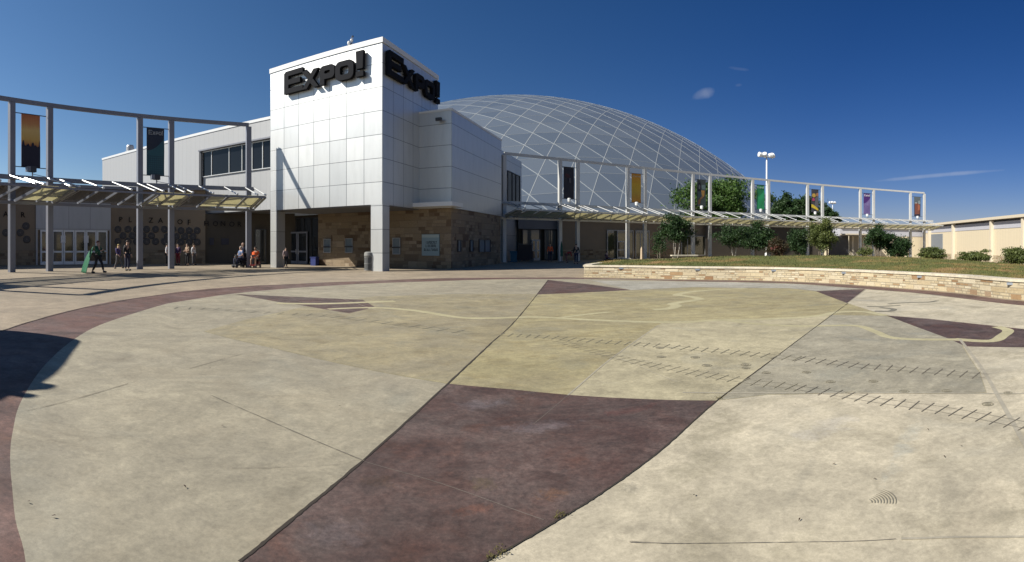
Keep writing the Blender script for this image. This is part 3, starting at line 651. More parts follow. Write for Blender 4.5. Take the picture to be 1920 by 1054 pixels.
# wing
WP = at(507, 40.0); WQ = at(192, 59.3); WD = (WQ - WP).normalized(); WN = Vector((-WD.y, WD.x, 0)); WN = WN if WN.y < 0 else -WN
wing_r = WP - WD * 2.0
b = MB(); b.prism([wing_r, WQ, WQ - WN * 15, wing_r - WN * 15], 4.4, 11.45); b.build('wing_cladding', M['grey'], hall)
b = MB(); b.prism([wing_r + WN * .05, WQ + WN * .05 + WD * .05, WQ - WN * 15, wing_r - WN * 15], 11.46, 11.68); b.build('roof_trim', M['whiteplain'], hall)
b = MB(); b.prism([wing_r - WN * .1, WQ - WN * .1, WQ - WN * 3, wing_r - WN * 3], 4.34, 4.395); b.build('soffit', M['soffit'], hall)
s0 = on_line(380.5, WP, WD)
f = quadwin(hall, WP + WD * s0, WP - WD * 1.5, 7.62, 9.85, nm='ribbon_window', muls=(.13, .36, .52, .64, .76, .9), fm='rod', frame=.06)
b = MB(); b.box(WP + WD * (s0 + .12) + WN * .12 + ZZ * 7.2, (.3, .22, 5.4), (WD, WN, ZZ)); b.build('downpipe', M['dark'], hall)
b = MB(); b.box(WP + WD * (s0 / 2 - .6) + WN * .2 + ZZ * 9.95, (s0 + 1.6, .4, .12), (WD, WN, ZZ)); b.build('window_hood', M['steel'], hall)
# mushroom vent on wing roof
vp = WP + WD * on_line(244, WP - WN * 5, WD) - WN * 5
v = thing('roof_vent', 'grey mushroom vent standing on the roof of the long wing', 'roof vent', vp + ZZ * 11.68)
b = MB(); b.lathe(vp + ZZ * 11.68, [(.36, 0), (.36, 1.25), (.42, 1.3)], 16); b.build('stem', M['frame'], v, smooth=False)
b = MB(); b.lathe(vp + ZZ * 13.0, [(.42, -.1), (.70, 0), (.68, .16), (.50, .28), (.48, .8), (.4, .98), (.1, 1.02)], 20); b.build('hood', M['frame'], v)
# roof device on the tower
dp = loc(on_line(659, loc(0, .5), TU), .5, 14.36)
v = thing('roof_siren', 'small pole with two round white heads on the tower parapet', 'antenna', dp)
b = MB(); b.tube([dp, dp + ZZ * .72], .035); b.tube([dp + Vector((.1, 0, 0)), dp + Vector((.1, 0, .8))], .02); b.build('pole', M['steel'], v)
b = MB(); b.ball(dp + Vector((-.16, -.05, .36)), (.11, .11, .14)); b.ball(dp + Vector((.02, -.05, .52)), (.1, .1, .09)); b.build('head', M['whiteplain'], v, smooth=True)
b = MB(); b.ball(dp + Vector((-.06, 0, .24)), (.09, .09, .12)); b.build('bracket', M['dark'], v)
b = MB(); b.lathe(dp + Vector((.08, 0, .78)), [(.07, -.03), (.07, .03)], 10); b.build('tip', M['dark'], v)
# security camera on the annex
cp = loc(-AR * .68, 4.98, 10.15)
v = thing('security_camera', 'small dark camera fixed high on the narrow face of the shaded annex', 'camera', cp)
b = MB(); b.beam(cp, cp - TV * .3, .07); b.build('bracket', M['dark'], v)
b = MB(); b.box(cp - TV * .38 + Vector((0, 0, -.02)), (.42, .2, .2), (TU, TV, ZZ)); b.build('housing', M['dark'], v)

# ---- sign letters
def arcpts(cx, cy, rx, ry, a0, a1, n=8): return [(cx + rx * cos(a0 + (a1 - a0) * i / n), cy + ry * sin(a0 + (a1 - a0) * i / n)) for i in range(n + 1)]
def rrect(x0, y0, x1, y1, r, n=5):
    return arcpts(x1 - r, y1 - r, r, r, 0, pi / 2, n) + arcpts(x0 + r, y1 - r, r, r, pi / 2, pi, n) + arcpts(x0 + r, y0 + r, r, r, pi, 1.5 * pi, n) + arcpts(x1 - r, y0 + r, r, r, 1.5 * pi, 2 * pi, n)
def ringplate(mb, outer_, inner_, O, ax, ay, d):
    nrm = ax.cross(ay).normalized(); n = len(outer_); vs = []
    for dd in (0, d):
        vs += [O + ax * x + ay * y + nrm * dd for x, y in outer_]; vs += [O + ax * x + ay * y + nrm * dd for x, y in inner_]
    fs = []
    for i in range(n):
        j = (i + 1) % n; fs += [(i, j, n + j, n + i), (2 * n + i, 3 * n + i, 3 * n + j, 2 * n + j), (i, 2 * n + i, 2 * n + j, j), (n + i, n + j, 3 * n + j, 3 * n + i)]
    mb.add(vs, fs)
def glyph(mb, ch, O, ax, ay, w_, h, d, st):
    """one sign letter of width w_, height h, stroke st, depth d"""
    s2 = st
    if ch == 'E':
        ch_ = st * .42
        mb.plate([(0, 0), (w_, 0), (w_, s2), (s2 * 1.1, s2), (s2 * 1.1, (h - s2) / 2), (w_ * .86, (h - s2) / 2), (w_ * .86, (h + s2) / 2), (s2 * 1.1, (h + s2) / 2), (s2 * 1.1, h - s2), (w_, h - s2), (w_, h), (ch_, h), (0, h - ch_)], O, ax, ay, d)
    elif ch == 'X':
        k = st * 1.25; mb.plate([(0, 0), (k, 0), (w_, h), (w_ - k, h)], O, ax, ay, d); mb.plate([(w_ - k, 0), (w_, 0), (k, h), (0, h)], O, ax, ay, d * .98)
    elif ch == 'P':
        mb.plate([(0, 0), (s2 * 1.1, 0), (s2 * 1.1, h * .4), (0, h * .4)], O, ax, ay, d * .98)
        r_ = min(.42 * h, w_ * .4) * .6; ringplate(mb, rrect(0, h * .28, w_, h, r_), rrect(s2 * 1.1, h * .28 + s2, w_ - s2 * 1.05, h - s2, r_ * .35), O, ax, ay, d)
    elif ch == 'O':
        r_ = .30 * h; ringplate(mb, rrect(0, 0, w_, h, r_), rrect(s2 * 1.1, s2, w_ - s2 * 1.1, h - s2, r_ * .4), O, ax, ay, d)
    elif ch == '!':
        mb.plate([(0, 0), (w_, 0), (w_, h * .2), (0, h * .2)], O, ax, ay, d); mb.plate([(w_ * .08, h * .30), (w_ * .92, h * .30), (w_, h), (0, h)], O, ax, ay, d)
def word(name_, ch_list, Ofn, ax, ay, z0, d, st, m, parent):
    for ch, t0, t1, h in ch_list:
        g = MB(); g.mi = 0; glyph(g, ch, Ofn(t0) + ay * z0, ax, ay, abs(t1 - t0), h, d, st); g.build(name_, m, parent, tri=True)
sg = thing('hall_sign', 'large black EXPO! letters on the bright front of the white tower', 'sign', loc(5, -.1, 12.1), 'EXPO! letter signs on the tower')
tt = lambda px: on_line(px, T0 - TV * .3, TU)
word('letter', [('E', tt(533.5), tt(568), 1.55), ('X', tt(566.5), tt(597.5), 1.22), ('P', tt(600), tt(627.5), 1.22), ('O', tt(629), tt(663), 1.22), ('!', tt(667.5), tt(681.5), 1.6)], lambda t: loc(t, -.08), -TU, ZZ, 12.12, .26, .34, M['black'], sg)
for t in (3.0, 4.6, 6.2, 7.7, 2.2): b = MB(); b.box(loc(t, -.02, 12.8), (.08, .04, .08), (TU, TV, ZZ)); b.build('standoff', M['dark'], sg)
sg = thing('hall_sign', 'large black EXPO! letters on the shaded right side of the white tower', 'sign', loc(-.1, 4, 12.1), 'EXPO! letter signs on the tower')
kk = 7.55 / (tt(533.5) - tt(681.5)); base_ = tt(533.5); rr = lambda px: .3 + (base_ - tt(px)) * kk
word('letter', [('E', rr(533.5), rr(568), 1.55), ('X', rr(566.5), rr(597.5), 1.22), ('P', rr(600), rr(627.5), 1.22), ('O', rr(629), rr(663), 1.22), ('!', rr(667.5), rr(681.5), 1.6)], lambda t: loc(-.04, t), TV, ZZ, 12.12, .24, .34, M['black'], sg)
for t in (1.0, 2.6, 4.6, 6.2, 7.5): b = MB(); b.box(loc(-.02, t, 12.8), (.04, .08, .08), (TU, TV, ZZ)); b.build('standoff', M['dark'], sg)

# ---- entrance under the tower
E0, E1 = loc(12.6, 6.3), loc(SL + .003, 6.3)
b = MB(); b.prism([loc(12.6, 6.35), loc(SL, 6.35), loc(SL, 15.8), loc(12.6, 15.8)], 0, 4.13); b.build('entrance_wall', M['tan_shade'], hall)
quadwin(hall, loc(12.4, 6.34), loc(SL + .1, 6.34), .02, 3.95, nm='entrance_glazing', muls=(.28, .52, .80), fm='dark', gm='glassd', frame=.09)
def door(parent, P, Q, z1, leaves=2, fm='frame', poster=False, z0=.02):
    P, Q = Vector(P), Vector(Q); ax = (Q - P).normalized(); L = (Q - P).length; nr = Vector((ax.y, -ax.x, 0)); n = leaves
    for i in range(n):
        a = P + ax * (L * i / n + .02) + nr * .09; wd = L / n - .04; f = MB()
        for (x, z, sx, sz) in ((.06, (z0 + z1) / 2, .12, z1 - z0), (wd - .06, (z0 + z1) / 2, .12, z1 - z0), (wd / 2, z0 + .13, wd - .24, .26), (wd / 2, z1 - .07, wd - .24, .14), (wd / 2, z0 + 1.05, wd - .24, .14)):
            f.box(a + ax * x + ZZ * z, (sx, .06, sz), (ax, nr, ZZ))
        d = f.build('door', M[fm], parent)
        g = MB(); g.box(a + ax * wd / 2 - nr * .012 + ZZ * (z0 + z1) / 2, (wd - .2, .02, z1 - z0 - .2), (ax, nr, ZZ)); g.build('pane', M['glassd'], sub(d, parent))
        h = MB(); hx = wd - .12 if i % 2 == 0 else .12; h.tube([a + ax * hx + nr * .07 + ZZ * (z0 + .85), a + ax * hx + nr * .07 + ZZ * (z0 + 1.25)], .018, 6); h.build('handle', M['rod'], sub(d, parent))
da, db = on_line(577, loc(0, 6.2), TU), on_line(540, loc(0, 6.2), TU)
door(hall, loc(db, 6.28), loc(da, 6.28), 2.75, 2, fm='steel')
# ---- ticket windows and board on the stone wall
ST0 = loc(0, 5.06)
def stone_px(px): return loc(on_line(px, ST0, TU), 5.06)
for px0, px1, y0, y1 in ((608, 621, 448, 474), (648, 662, 447, 474), (737, 751, 446, 477)):
    P_, Q_ = stone_px(px0), stone_px(px1); d_ = hyp((P_ + Q_) / 2)
    quadwin(hall, P_, Q_, Zof(y1, d_), Zof(y0, d_), nm='ticket_window', fm='whiteplain', gm=('paleglass'), frame=.05) if 'paleglass' in M else None
M['paleglass'] = mat('pale_blue_glass', (.20, .25, .28), .12)
for px0, px1, y0, y1 in ((608, 621, 448, 474), (648, 662, 447, 474), (737, 751, 446, 477)):
    P_, Q_ = stone_px(px0), stone_px(px1); d_ = hyp((P_ + Q_) / 2); zb, zt = Zof(y1, d_), Zof(y0, d_)
    fr = quadwin(hall, P_, Q_, zb, zt, nm='ticket_window', fm='frame', gm='paleglass', frame=.04)
    ax = (Q_ - P_).normalized(); nr = Vector((ax.y, -ax.x, 0)); s_ = MB(); s_.box((P_ + Q_) / 2 + nr * .1 + ZZ * (zb + .42 * (zt - zb)), ((Q_ - P_).length, .1, .09), (ax, nr, ZZ)); s_.build('shelf', M['dark'], sub(fr, hall))
# side windows round the corner (annex long side)
AS0 = loc(-AR + .06, 5.06)
def side_px(px): t = on_line(px, AS0, TV); return AS0 + TV * t
for px0, px1, y0, y1 in ((857, 863, 450, 472), (880, 886, 450, 472), (897, 918, 449, 473)):
    P_, Q_ = side_px(px0), side_px(px1); d_ = hyp((P_ + Q_) / 2); quadwin(hall, P_, Q_, Zof(y1, d_), Zof(y0, d_), nm='ticket_window', fm='dark', gm='paleglass', frame=.05, muls=(.5,) if px1 > 900 else ())
# ticket board
P_, Q_ = stone_px(792), stone_px(824.5); d_ = hyp((P_ + Q_) / 2); zt, zb = Zof(439.5, d_), Zof(479.5, d_); ax = (Q_ - P_).normalized(); nr = Vector((ax.y, -ax.x, 0)); L_ = (Q_ - P_).length
bd = thing('ticket_board', 'pale blue-green notice board with lines of dark lettering on the brown stone wall', 'notice board', (P_ + Q_) / 2 + ZZ * zb)
b = MB(); b.box((P_ + Q_) / 2 + nr * .05 + ZZ * (zt + zb) / 2, (L_, .08, zt - zb), (ax, nr, ZZ)); b.build('panel', flat('board_blue', (.26, .36, .38), .5), bd)
b = MB(); b.box((P_ + Q_) / 2 + nr * .094 + ZZ * (zt - .12), (L_ * .98, .01, .2), (ax, nr, ZZ)); b.build('header_strip', flat('board_pale', (.42, .50, .47), .5), bd)
b = MB(); r = random.Random(5)
for row, (zz, x0, x1, hh) in enumerate(((.62, .24, .86, .19), (.46, .22, .86, .19), (.28, .12, .92, .17))):
    x = x0
    while x < x1:
        wd_ = .05 + .015 * r.random(); O_ = P_ + ax * L_ * x + nr * .092 + ZZ * (zb + (zt - zb) * zz)
        b.box(O_ + ax * .02, (.022, .008, hh), (ax, nr, ZZ))
        if r.random() < .7: b.box(O_ + ax * .045 + ZZ * (hh / 2 - .02), (.05, .008, .035), (ax, nr, ZZ))
        if r.random() < .6: b.box(O_ + ax * .045 - ZZ * (hh / 2 - .02), (.05, .008, .035), (ax, nr, ZZ))
        if r.random() < .6: b.box(O_ + ax * .072, (.022, .008, hh * .8), (ax, nr, ZZ))
        x += (wd_ + .05) / L_
b.build('lettering', M['black'], bd)

# ---- low curved building at left (Plaza of Honor)
low_front = [Vector((-37.2, 6, 0)), Vector((-36.2, 15, 0)), at(0, 41.0), at(100, 41.9), at(170, 43.2), at(240, 44.2), at(310, 44.4), at(385, 44.4)]
low_front = spline(low_front, 5)
hl = thing('low_hall', 'low curved brown wall with discs and letters under the left canopy', 'building', at(100, 41.9))
back = [at(385, 47.5), Vector((-52, 46, 0)), Vector((-54, 6, 0))]
b = MB(); b.prism(low_front + back, 1.18, 6.35); b.build('wall', M['tan'], hl, tri=True)
b = MB(); b.wall([p for p in low_front], 0, 1.2, .4); b.keep = False
# stone wainscot stands 4 cm proud of the stucco
wpts = [p - Vector((p.x, p.y, 0)).normalized() * .05 for p in low_front]; b = MB(); b.wall(wpts, 0, 1.2, .5); b.build('stone_wainscot', M['stoneb'], hl)
b = MB(); b.prism([p - Vector((p.x, p.y, 0)).normalized() * .35 for p in low_front] + back, 6.36, 6.62); b.build('roof_fascia', M['steel'], hl, tri=True)
under = [at(385, 44.6), at(430, 44.5), at(470, 44.0), at(500, 44.2), loc(12.6, 6.35)]
b = MB(); b.wall(under, 0, 4.33, .4); b.build('recess_wall', M['tan_shade'], hl)
# a run of dark doors between the wing and the tower column
quadwin(hl, at(478, 43.9), at(499, 44.0), .02, 3.0, nm='door', muls=(.5,), fm='dark', gm='glassd')
M['doorwhite'] = mat('white_door_frame', (.82, .84, .84), .4)
def low_at(px):
    best = None
    for p, q in zip(low_front + under, low_front[1:] + under[1:] + [under[-1]]):
        if (q - p).length < 1e-3: continue
        t = on_line(px, p, q - p)
        if -.001 <= t <= 1.001 and (p + (q - p) * t).y > 0: best = (p + (q - p) * t, (q - p).normalized()); break
    return best
# grey panelled doorway
Pd, _ = low_at(67); Qd, _ = low_at(207); ax = (Qd - Pd).normalized(); nr = Vector((ax.y, -ax.x, 0)); L_ = (Qd - Pd).length
b = MB(); b.prism([Pd + nr * .12, Qd + nr * .12, Qd - nr * .3, Pd - nr * .3], 2.95, 5.15); o_ = b.build('panel_surround', mat('grey_door_panels', (.4, .4, .4), .5, fn=f_panel(1.9, 2.2, 2.95, (.50, .52, .54))), hl)
for t0, t1 in ((0, .02), (.98, 1.0)):
    b = MB(); b.prism([Pd + ax * L_ * t0 + nr * .12, Pd + ax * L_ * t1 + nr * .12, Pd + ax * L_ * t1 - nr * .3, Pd + ax * L_ * t0 - nr * .3], 0, 2.945); b.build('jamb', M['frame'], hl)
door(hl, Pd + ax * L_ * .05 + nr * .06, Pd + ax * L_ * .95 + nr * .06, 2.85, 6, fm='doorwhite')
b = MB(); b.box(Pd + ax * L_ * .5 + nr * .05 + ZZ * 2.9, (L_ * .955, .2, .09), (ax, nr, ZZ)); b.build('door_head', M['frame'], hl)
for k, px in enumerate((89, 117, 160)):
    p_, _ = low_at(px); q = Pd + ax * on_line(px, Pd, ax) + nr * .20
    pn = MB(); pn.box(q + ZZ * 2.1, (.42, .006, .6), (ax, nr, ZZ)); tag(pn.build('notice', flat('paper', (.85, .85, .83)), None), ('white notice on the leftmost glass door', 'white notice on the door behind the canopy post', 'white notice on the door nearest the caped person')[k], 'notice', 'paper notices on the doors')
# discs
disc_px = [(21.6, 424), (48.7, 424), (11, 436.5), (38, 436.5), (22, 449), (50, 449)] + [(x, 430) for x in (221, 240, 256, 275, 292, 308.5, 324)] + [(x, 432.5) for x in (339.6, 355, 369.7)] + [(x, 442) for x in (230.6, 248.4, 268, 284)] + [(x, 443.5) for x in (314, 331, 347, 362)] + [(x, 453) for x in (221, 240, 256, 275, 292, 308.5, 324)] + [(x, 454) for x in (339.6, 355, 369.7)]
dm = flat('disc_bronze', (.035, .032, .035), .4); dm2 = flat('disc_relief', (.14, .12, .11), .5)
for k, (px, y) in enumerate(disc_px):
    p, tg = low_at(px); n_ = Vector((tg.y, -tg.x, 0)); z = Zof(y, hyp(p)); o = p + n_ * .02 + ZZ * z
    dsc = thing('wall_disc', 'round dark plaque in the honeycomb rows on the curved wall', 'plaque', o, 'round plaques on the curved wall')
    b = MB(); b.lathe(o, [(.30, -.02), (.30, .03), (.27, .05), (.05, .05)], 18, n_); b.build('disc', dm, dsc)
    b = MB()
    for a in range(5): an = pi / 2 + a * 2 * pi / 5; b.plate([(0.03 * cos(an - 1.2), .03 * sin(an - 1.2)), (.11 * cos(an), .11 * sin(an)), (.03 * cos(an + 1.2), .03 * sin(an + 1.2))], o + n_ * .052, tg, ZZ, .012)
    b.build('star', dm2, dsc)
# wall lettering as flat metal letters
def textobj(txt, size, P, ax, nr, m, name, parent=None, depth=.03, bold=0.0):
    cu = bpy.data.curves.new('txt', 'FONT'); cu.body = txt; cu.size = size; cu.extrude = depth / 2; cu.align_x = 'CENTER'; cu.align_y = 'CENTER'; cu.offset = bold; cu.resolution_u = 2
    o = bpy.data.objects.new('txt', cu); C.objects.link(o); bpy.context.view_layer.update()
    me = bpy.data.meshes.new_from_object(o); bpy.data.objects.remove(o); me.name = name
    R = Matrix((ax, ZZ, nr)).transposed().to_4x4(); R.translation = Vector(P); org = parent.matrix_world.translation if parent else Vector((0, 0, 0))
    me.transform(Matrix.Translation(-org) @ R); me.materials.clear(); me.materials.append(m)
    n = bpy.data.objects.new(name, me); C.objects.link(n)
    if parent: n.parent = parent
    return n
lp = low_at(300)[0]
tx = thing('wall_lettering', 'spaced dark letters reading PLAZA OF HONOR above the plaques', 'lettering', lp + ZZ * 3.7)
for chs, px, y in (('P', 226, 412), ('L', 244, 412.5), ('A', 263, 413), ('Z', 283, 413.5), ('A', 301, 414), ('O', 337.5, 416.5), ('F', 354.5, 417.5), ('H', 387, 419.5), ('O', 404, 420), ('N', 418, 420), ('O', 435, 421), ('R', 449, 421)):
    p, tg = low_at(px); textobj(chs, .62, p + Vector((tg.y, -tg.x, 0)) * .06 + ZZ * Zof(y, hyp(p)), tg, Vector((tg.y, -tg.x, 0)), M['black'], 'letter', tx)
tx = thing('wall_lettering', 'dark letters A and R on the brown wall left of the grey doorway', 'lettering', low_at(10)[0] + ZZ * 3.7)
for chs, px, y in (('A', 10.5, 402), ('R', 42.5, 403.5)):
    p, tg = low_at(px); textobj(chs, .62, p + Vector((tg.y, -tg.x, 0)) * .06 + ZZ * Zof(y, hyp(p)), tg, Vector((tg.y, -tg.x, 0)), M['black'], 'letter', tx)
for (px, y, w_, h_, lab) in ((397, 453, .36, .6, 'narrow dark poster on the wall right of the plaques'), (422, 453, .66, .55, 'square dark plaque on the wall near the tower')):
    p, tg = low_at(px); n_ = Vector((tg.y, -tg.x, 0)); b = MB(); b.box(p + n_ * .03 + ZZ * Zof(y, hyp(p)), (w_, .04, h_), (tg, n_, ZZ)); tag(b.build('wall_poster', flat('poster_dark', (.03, .03, .05))), lab, 'poster')

# ================================================================== DOME
DC = 158.0; DE = radians(-24); RS = DC * sin(radians(40.4)); dome_c = Vector((DC * cos(DE) * sin(radians(.3)), DC * cos(DE) * cos(radians(.3)), 1.6 + DC * sin(DE)))
dm_root = thing('exhibition_dome', 'huge grey blue geodesic dome rising behind the hall and the right canopy', 'dome', (dome_c.x, dome_c.y, 0))
NF = 26; v_top = Vector((0, 0, 1)); ico_lat = math.atan(.5); DROT = radians(-90 - 36 + 14)
ring_v = [Vector((cos(ico_lat) * cos(DROT + k * 2 * pi / 5), cos(ico_lat) * sin(DROT + k * 2 * pi / 5), sin(ico_lat))) for k in range(5)]
zcut = (0 - dome_c.z) / RS - .03
b = MB(); struts = {}; vkey = {}
def vid(p):
    k = (round(p.x, 4), round(p.y, 4), round(p.z, 4))
    if k not in vkey: vkey[k] = (len(vkey), p)
    return vkey[k][0]
faces = []
for k in range(5):
    A_, B_, C_ = v_top, ring_v[k], ring_v[(k + 1) % 5]
    def pt(i, j):
        # slerp-like subdivision keeps cells nearly equal
        if i == 0: return A_.copy()
        a = A_.slerp(B_, i / NF); c = A_.slerp(C_, i / NF); return a.slerp(c, j / i) if i else a
    for i in range(NF):
        for j in range(i + 1):
            t1 = (pt(i, j), pt(i + 1, j), pt(i + 1, j + 1)); faces.append([vid(p) for p in t1]); e_ = [vid(p) for p in t1]
            for (x, y, kind) in ((0, 1, 0), (0, 2, 0), (1, 2, 1)): struts[tuple(sorted((e_[x], e_[y])))] = kind
            if j < i: faces.append([vid(p) for p in (pt(i, j), pt(i + 1, j + 1), pt(i, j + 1))])
V_ = [None] * len(vkey)
for i_, p in vkey.values(): V_[i_] = p
keepf = [f_ for f_ in faces if min(V_[i].z for i in f_) > zcut - .03]
b = MB(); b.keep = True; b.add([dome_c + p * RS for p in V_], [tuple(f_) for f_ in keepf]); b.build('panel_skin', M['dome'], dm_root)
b = MB(); b.keep = True; b2 = MB(); b2.keep = True
for (i, j), kind in struts.items():
    p, q = V_[i], V_[j]
    if min(p.z, q.z) < zcut - .02: continue
    wp, wq = dome_c + p * (RS + .015), dome_c + q * (RS + .015)
    if (wp + wq).y / 2 > dome_c.y + 12: continue
    (b2 if kind else b).beam(wp, wq, .05 if kind else .11, .012 if kind else .02, up=(p + q).normalized())
b.build('diagonal_ribs', M['domerib'], dm_root); b2.build('horizontal_ribs', M['domerib'], dm_root)

# ================================================================== CANOPIES
HB, HM, ZI, ZO, PD = 10.09, 5.62, 4.22, 4.78, 3.2
def col_d(y): return (HB - 1.6) * F / (YH - y)
Lc = [(466, 36.7), (321, 35.2), (262, 33.95), (93, 31.5), (22, 30.5)]; Lp = [at(*q) for q in Lc]
Rc_ = [(945, 288), (1050, 302), (1083, 306), (1177, 316), (1209, 319), (1299, 326), (1331, 329), (1411, 337), (1441, 339.5), (1514, 346), (1542, 348), (1613, 355), (1638, 357), (1707, 361.5), (1733, 364)]; Rp = [at(x, col_d(y)) for x, y in Rc_]
lc, lR = circle_fit(Lp); rc, rR = circle_fit(Rp)
def canopy(name, label, cat, cen, R, angs, a_start, a_end, group, frosted, steel):
    base = cen + Vector((cos(angs[0]), sin(angs[0]), 0)) * R
    root = thing(name, label, cat, base, group)
    P = lambda th, off=0.0, z=0.0: cen + Vector((cos(th), sin(th), 0)) * (R - off) + ZZ * z
    nrm = lambda th: -Vector((cos(th), sin(th), 0)); tan_ = lambda th: Vector((-sin(th), cos(th), 0))
    for th in angs:
        gz = ground_z(P(th).x, 0) - .05; b = MB(); b.box((P(th, 0, (HB + gz) / 2)), (.36, .30, HB - gz), (tan_(th), nrm(th), ZZ))
        b.build('column', steel, root)
    n = max(2, int(abs(a_end - a_start) * R / 1.0)); ths = [a_start + (a_end - a_start) * i / n for i in range(n + 1)]
    lo, hi = min(angs), max(angs); tb = [lo + (hi - lo) * i / n for i in range(n + 1)]
    for z, hh, nm, tl in ((HB + .15, .24, 'top_beam', tb), (HM, .26, 'middle_beam', ths), (ZI - .10, .18, 'lower_beam', ths), (ZO - .02, .11, 'outer_beam', ths)):
        off = PD if nm == 'outer_beam' else (.0 if nm == 'top_beam' else (.22 if nm == 'middle_beam' else .28))
        vs = []; fs = []; wd = .2 if nm != 'outer_beam' else .12
        for th in tl:
            for o_, z_ in ((-wd / 2, -hh / 2), (wd / 2, -hh / 2), (wd / 2, hh / 2), (-wd / 2, hh / 2)): vs.append(P(th, off + o_, z + z_))
        for i in range(len(tl) - 1):
            for k in range(4): k2 = (k + 1) % 4; fs.append((i * 4 + k, i * 4 + k2, i * 4 + 4 + k2, i * 4 + 4 + k))
        fs += [(0, 1, 2, 3), tuple(len(vs) - 4 + k for k in range(4))]
        b = MB(); b.add(vs, fs); b.build(nm, steel, root)
    # ribs and frosted panels
    L = abs(a_end - a_start) * R; nb = max(1, round(L / 1.45)); pass
    for i in range(nb):
        t0 = a_start + (a_end - a_start) * i / nb; t1 = a_start + (a_end - a_start) * (i + 1) / nb; g = .05 / R * (1 if a_end > a_start else -1)
        b = MB(); fz = frosted((t0 + t1) / 2)
        q = [P(t0 + g, .42, ZI + .08), P(t1 - g, .42, ZI + .08), P(t1 - g, PD - .08, ZO + .06), P(t0 + g, PD - .08, ZO + .06)]
        b.add(q + [v_ + ZZ * .02 for v_ in q], [(0, 1, 2, 3), (4, 5, 6, 7), (0, 1, 5, 4), (1, 2, 6, 5), (2, 3, 7, 6), (3, 0, 4, 7)])
        b.build('frosted_panel' if fz else 'clear_panel', M['poly' if fz else 'clear'], root)
    for i in range(nb + 1):
        t0 = a_start + (a_end - a_start) * i / nb; b = MB(); b.beam(P(t0, .3, ZI + .0), P(t0, PD, ZO - .02), .07, .13); b.build('panel_rib', steel, root)
    for th in angs: b = MB(); b.beam(P(th, .2, ZI - .05), P(th, PD + .05, ZO - .06), .12, .17); b.build('column_arm', steel, root)
    # hanging rods from the middle beam to the outer edge
    rods = []
    for th in angs: rods += [th - .32 / R, th + .32 / R]
    sa = sorted(angs)
    for a_, c_ in zip(sa, sa[1:]):
        if (c_ - a_) * R > 4: rods += [a_ + (c_ - a_) * k / 3 for k in (1, 2)]
    if abs(a_end - (hi if a_end > a_start else lo)) * R > 20:
        ext = a_end - (hi if a_end > a_start else lo)
        rods += [(hi if a_end > a_start else lo) + ext * k / int(abs(ext) * R / 2.9) for k in range(1, int(abs(ext) * R / 2.9))]
    for th in rods:
        b = MB(); b.tube([P(th, .3, HM + .08), P(th, PD + .02, ZO + .12)], .042, 6); b.ball(P(th, PD + .02, ZO + .14), .08, 8, 5); b.build('rod', M['rod'], root)
    return root, P, nrm, tan_
ang = lambda p, c: atan2(p.y - c.y, p.x - c.x)
La = [ang(hit_circle(x, lc, lR), lc) for x, _ in Lc]
Ra = [ang(hit_circle(x, rc, rR), rc) for x, _ in Rc_]
La = [a % (2 * pi) for a in La]; Ra = [a % (2 * pi) for a in Ra]
def frostL(t): return t < La[0] + 3.6 / lR or any(p - .1 / lR <= t <= q + .1 / lR for p, q in ((La[1], La[2]), (La[3], La[4]), (La[4] + 8.6 / lR, La[4] + 10.8 / lR)))
La2 = La + [La[-1] + 8.6 / lR, La[-1] + 10.8 / lR]
CL = canopy('canopy', 'steel canopy in a shade-darkened tone with tall banner posts curving in front of the low brown wall', 'canopy', lc, lR, La2, La[0] - .35 / lR, La2[-1] + 2 / lR, 'banner canopies around the plaza', frostL, M['steel'])
CR = canopy('canopy', 'long steel canopy in a sunlit pale tone with tall banner posts curving away in front of the dome', 'canopy', rc, rR, Ra, Ra[0] + .6 / rR, Ra[-1] - 1.6 / rR, 'banner canopies around the plaza', lambda t: True, M['steel_lit'])
print('circles', lc, lR, rc, rR)

# ---- spotlights on the middle beams and banners between the paired posts
def spotlight(P, nrm, tan_, th, k, side):
    o = P(th, .22, HM + .15); dark = side == 'L'
    v = thing('banner_spotlight', ('small dark floodlight on the canopy beam under the %s banner' if dark else 'small white floodlight on the canopy beam under the %s banner') % k, 'floodlight', o, 'floodlights under the banners')
    n_, t_ = nrm(th), tan_(th); b = MB(); b.beam(o, o + ZZ * .25, .06); b.beam(o - t_ * .9, o + ZZ * .12, .03); b.build('bracket', M['steel'], v)
    b = MB(); b.lathe(o + ZZ * .33 + t_ * .12, [(.05, -.18), (.17, -.1), (.2, .2), (.14, .26)], 10) if not dark else b.box(o + ZZ * .4, (.42, .3, .34), (t_, n_, ZZ)); b.build('lamp_housing', M['dark'] if dark else M['whiteplain'], v)
    if dark: b = MB(); b.box(o + ZZ * .4 + t_ * .3, (.2, .32, .3), (t_, n_, ZZ)); b.build('ballast_box', M['steel'], v)
def bmat(name, fn): return mat(name, (.3, .3, .3), .6, fn=fn)
def grad(stops):
    def f(k):
        s_ = k.sep(k.uv()); n = k.noise(k.uv(), 5, 3, .6, 0, (3, .6, 1)); k.col(k.ramp(k.math('ADD', s_[1], k.math('MULTIPLY_ADD', n, .12, -.06)), stops))
    return f
def swoosh(dark_, light_):
    def f(k):
        s_ = k.sep(k.uv()); w_ = k.math('MULTIPLY_ADD', k.math('MULTIPLY', s_[0], s_[0]), .28, .52); up_ = k.math('GREATER_THAN', s_[1], w_)
        g_ = k.math('GREATER_THAN', k.math('FRACT', k.math('MULTIPLY', s_[1], 22)), .75); g2 = k.math('GREATER_THAN', k.math('FRACT', k.math('MULTIPLY', s_[0], 9)), .75); gr = k.math('MULTIPLY', k.math('MAXIMUM', g_, g2), k.math('LESS_THAN', s_[1], .42))
        c = k.mix(up_, light_, dark_); c = k.mix(k.math('MULTIPLY', gr, .5), c, dark_); k.col(c)
    return f
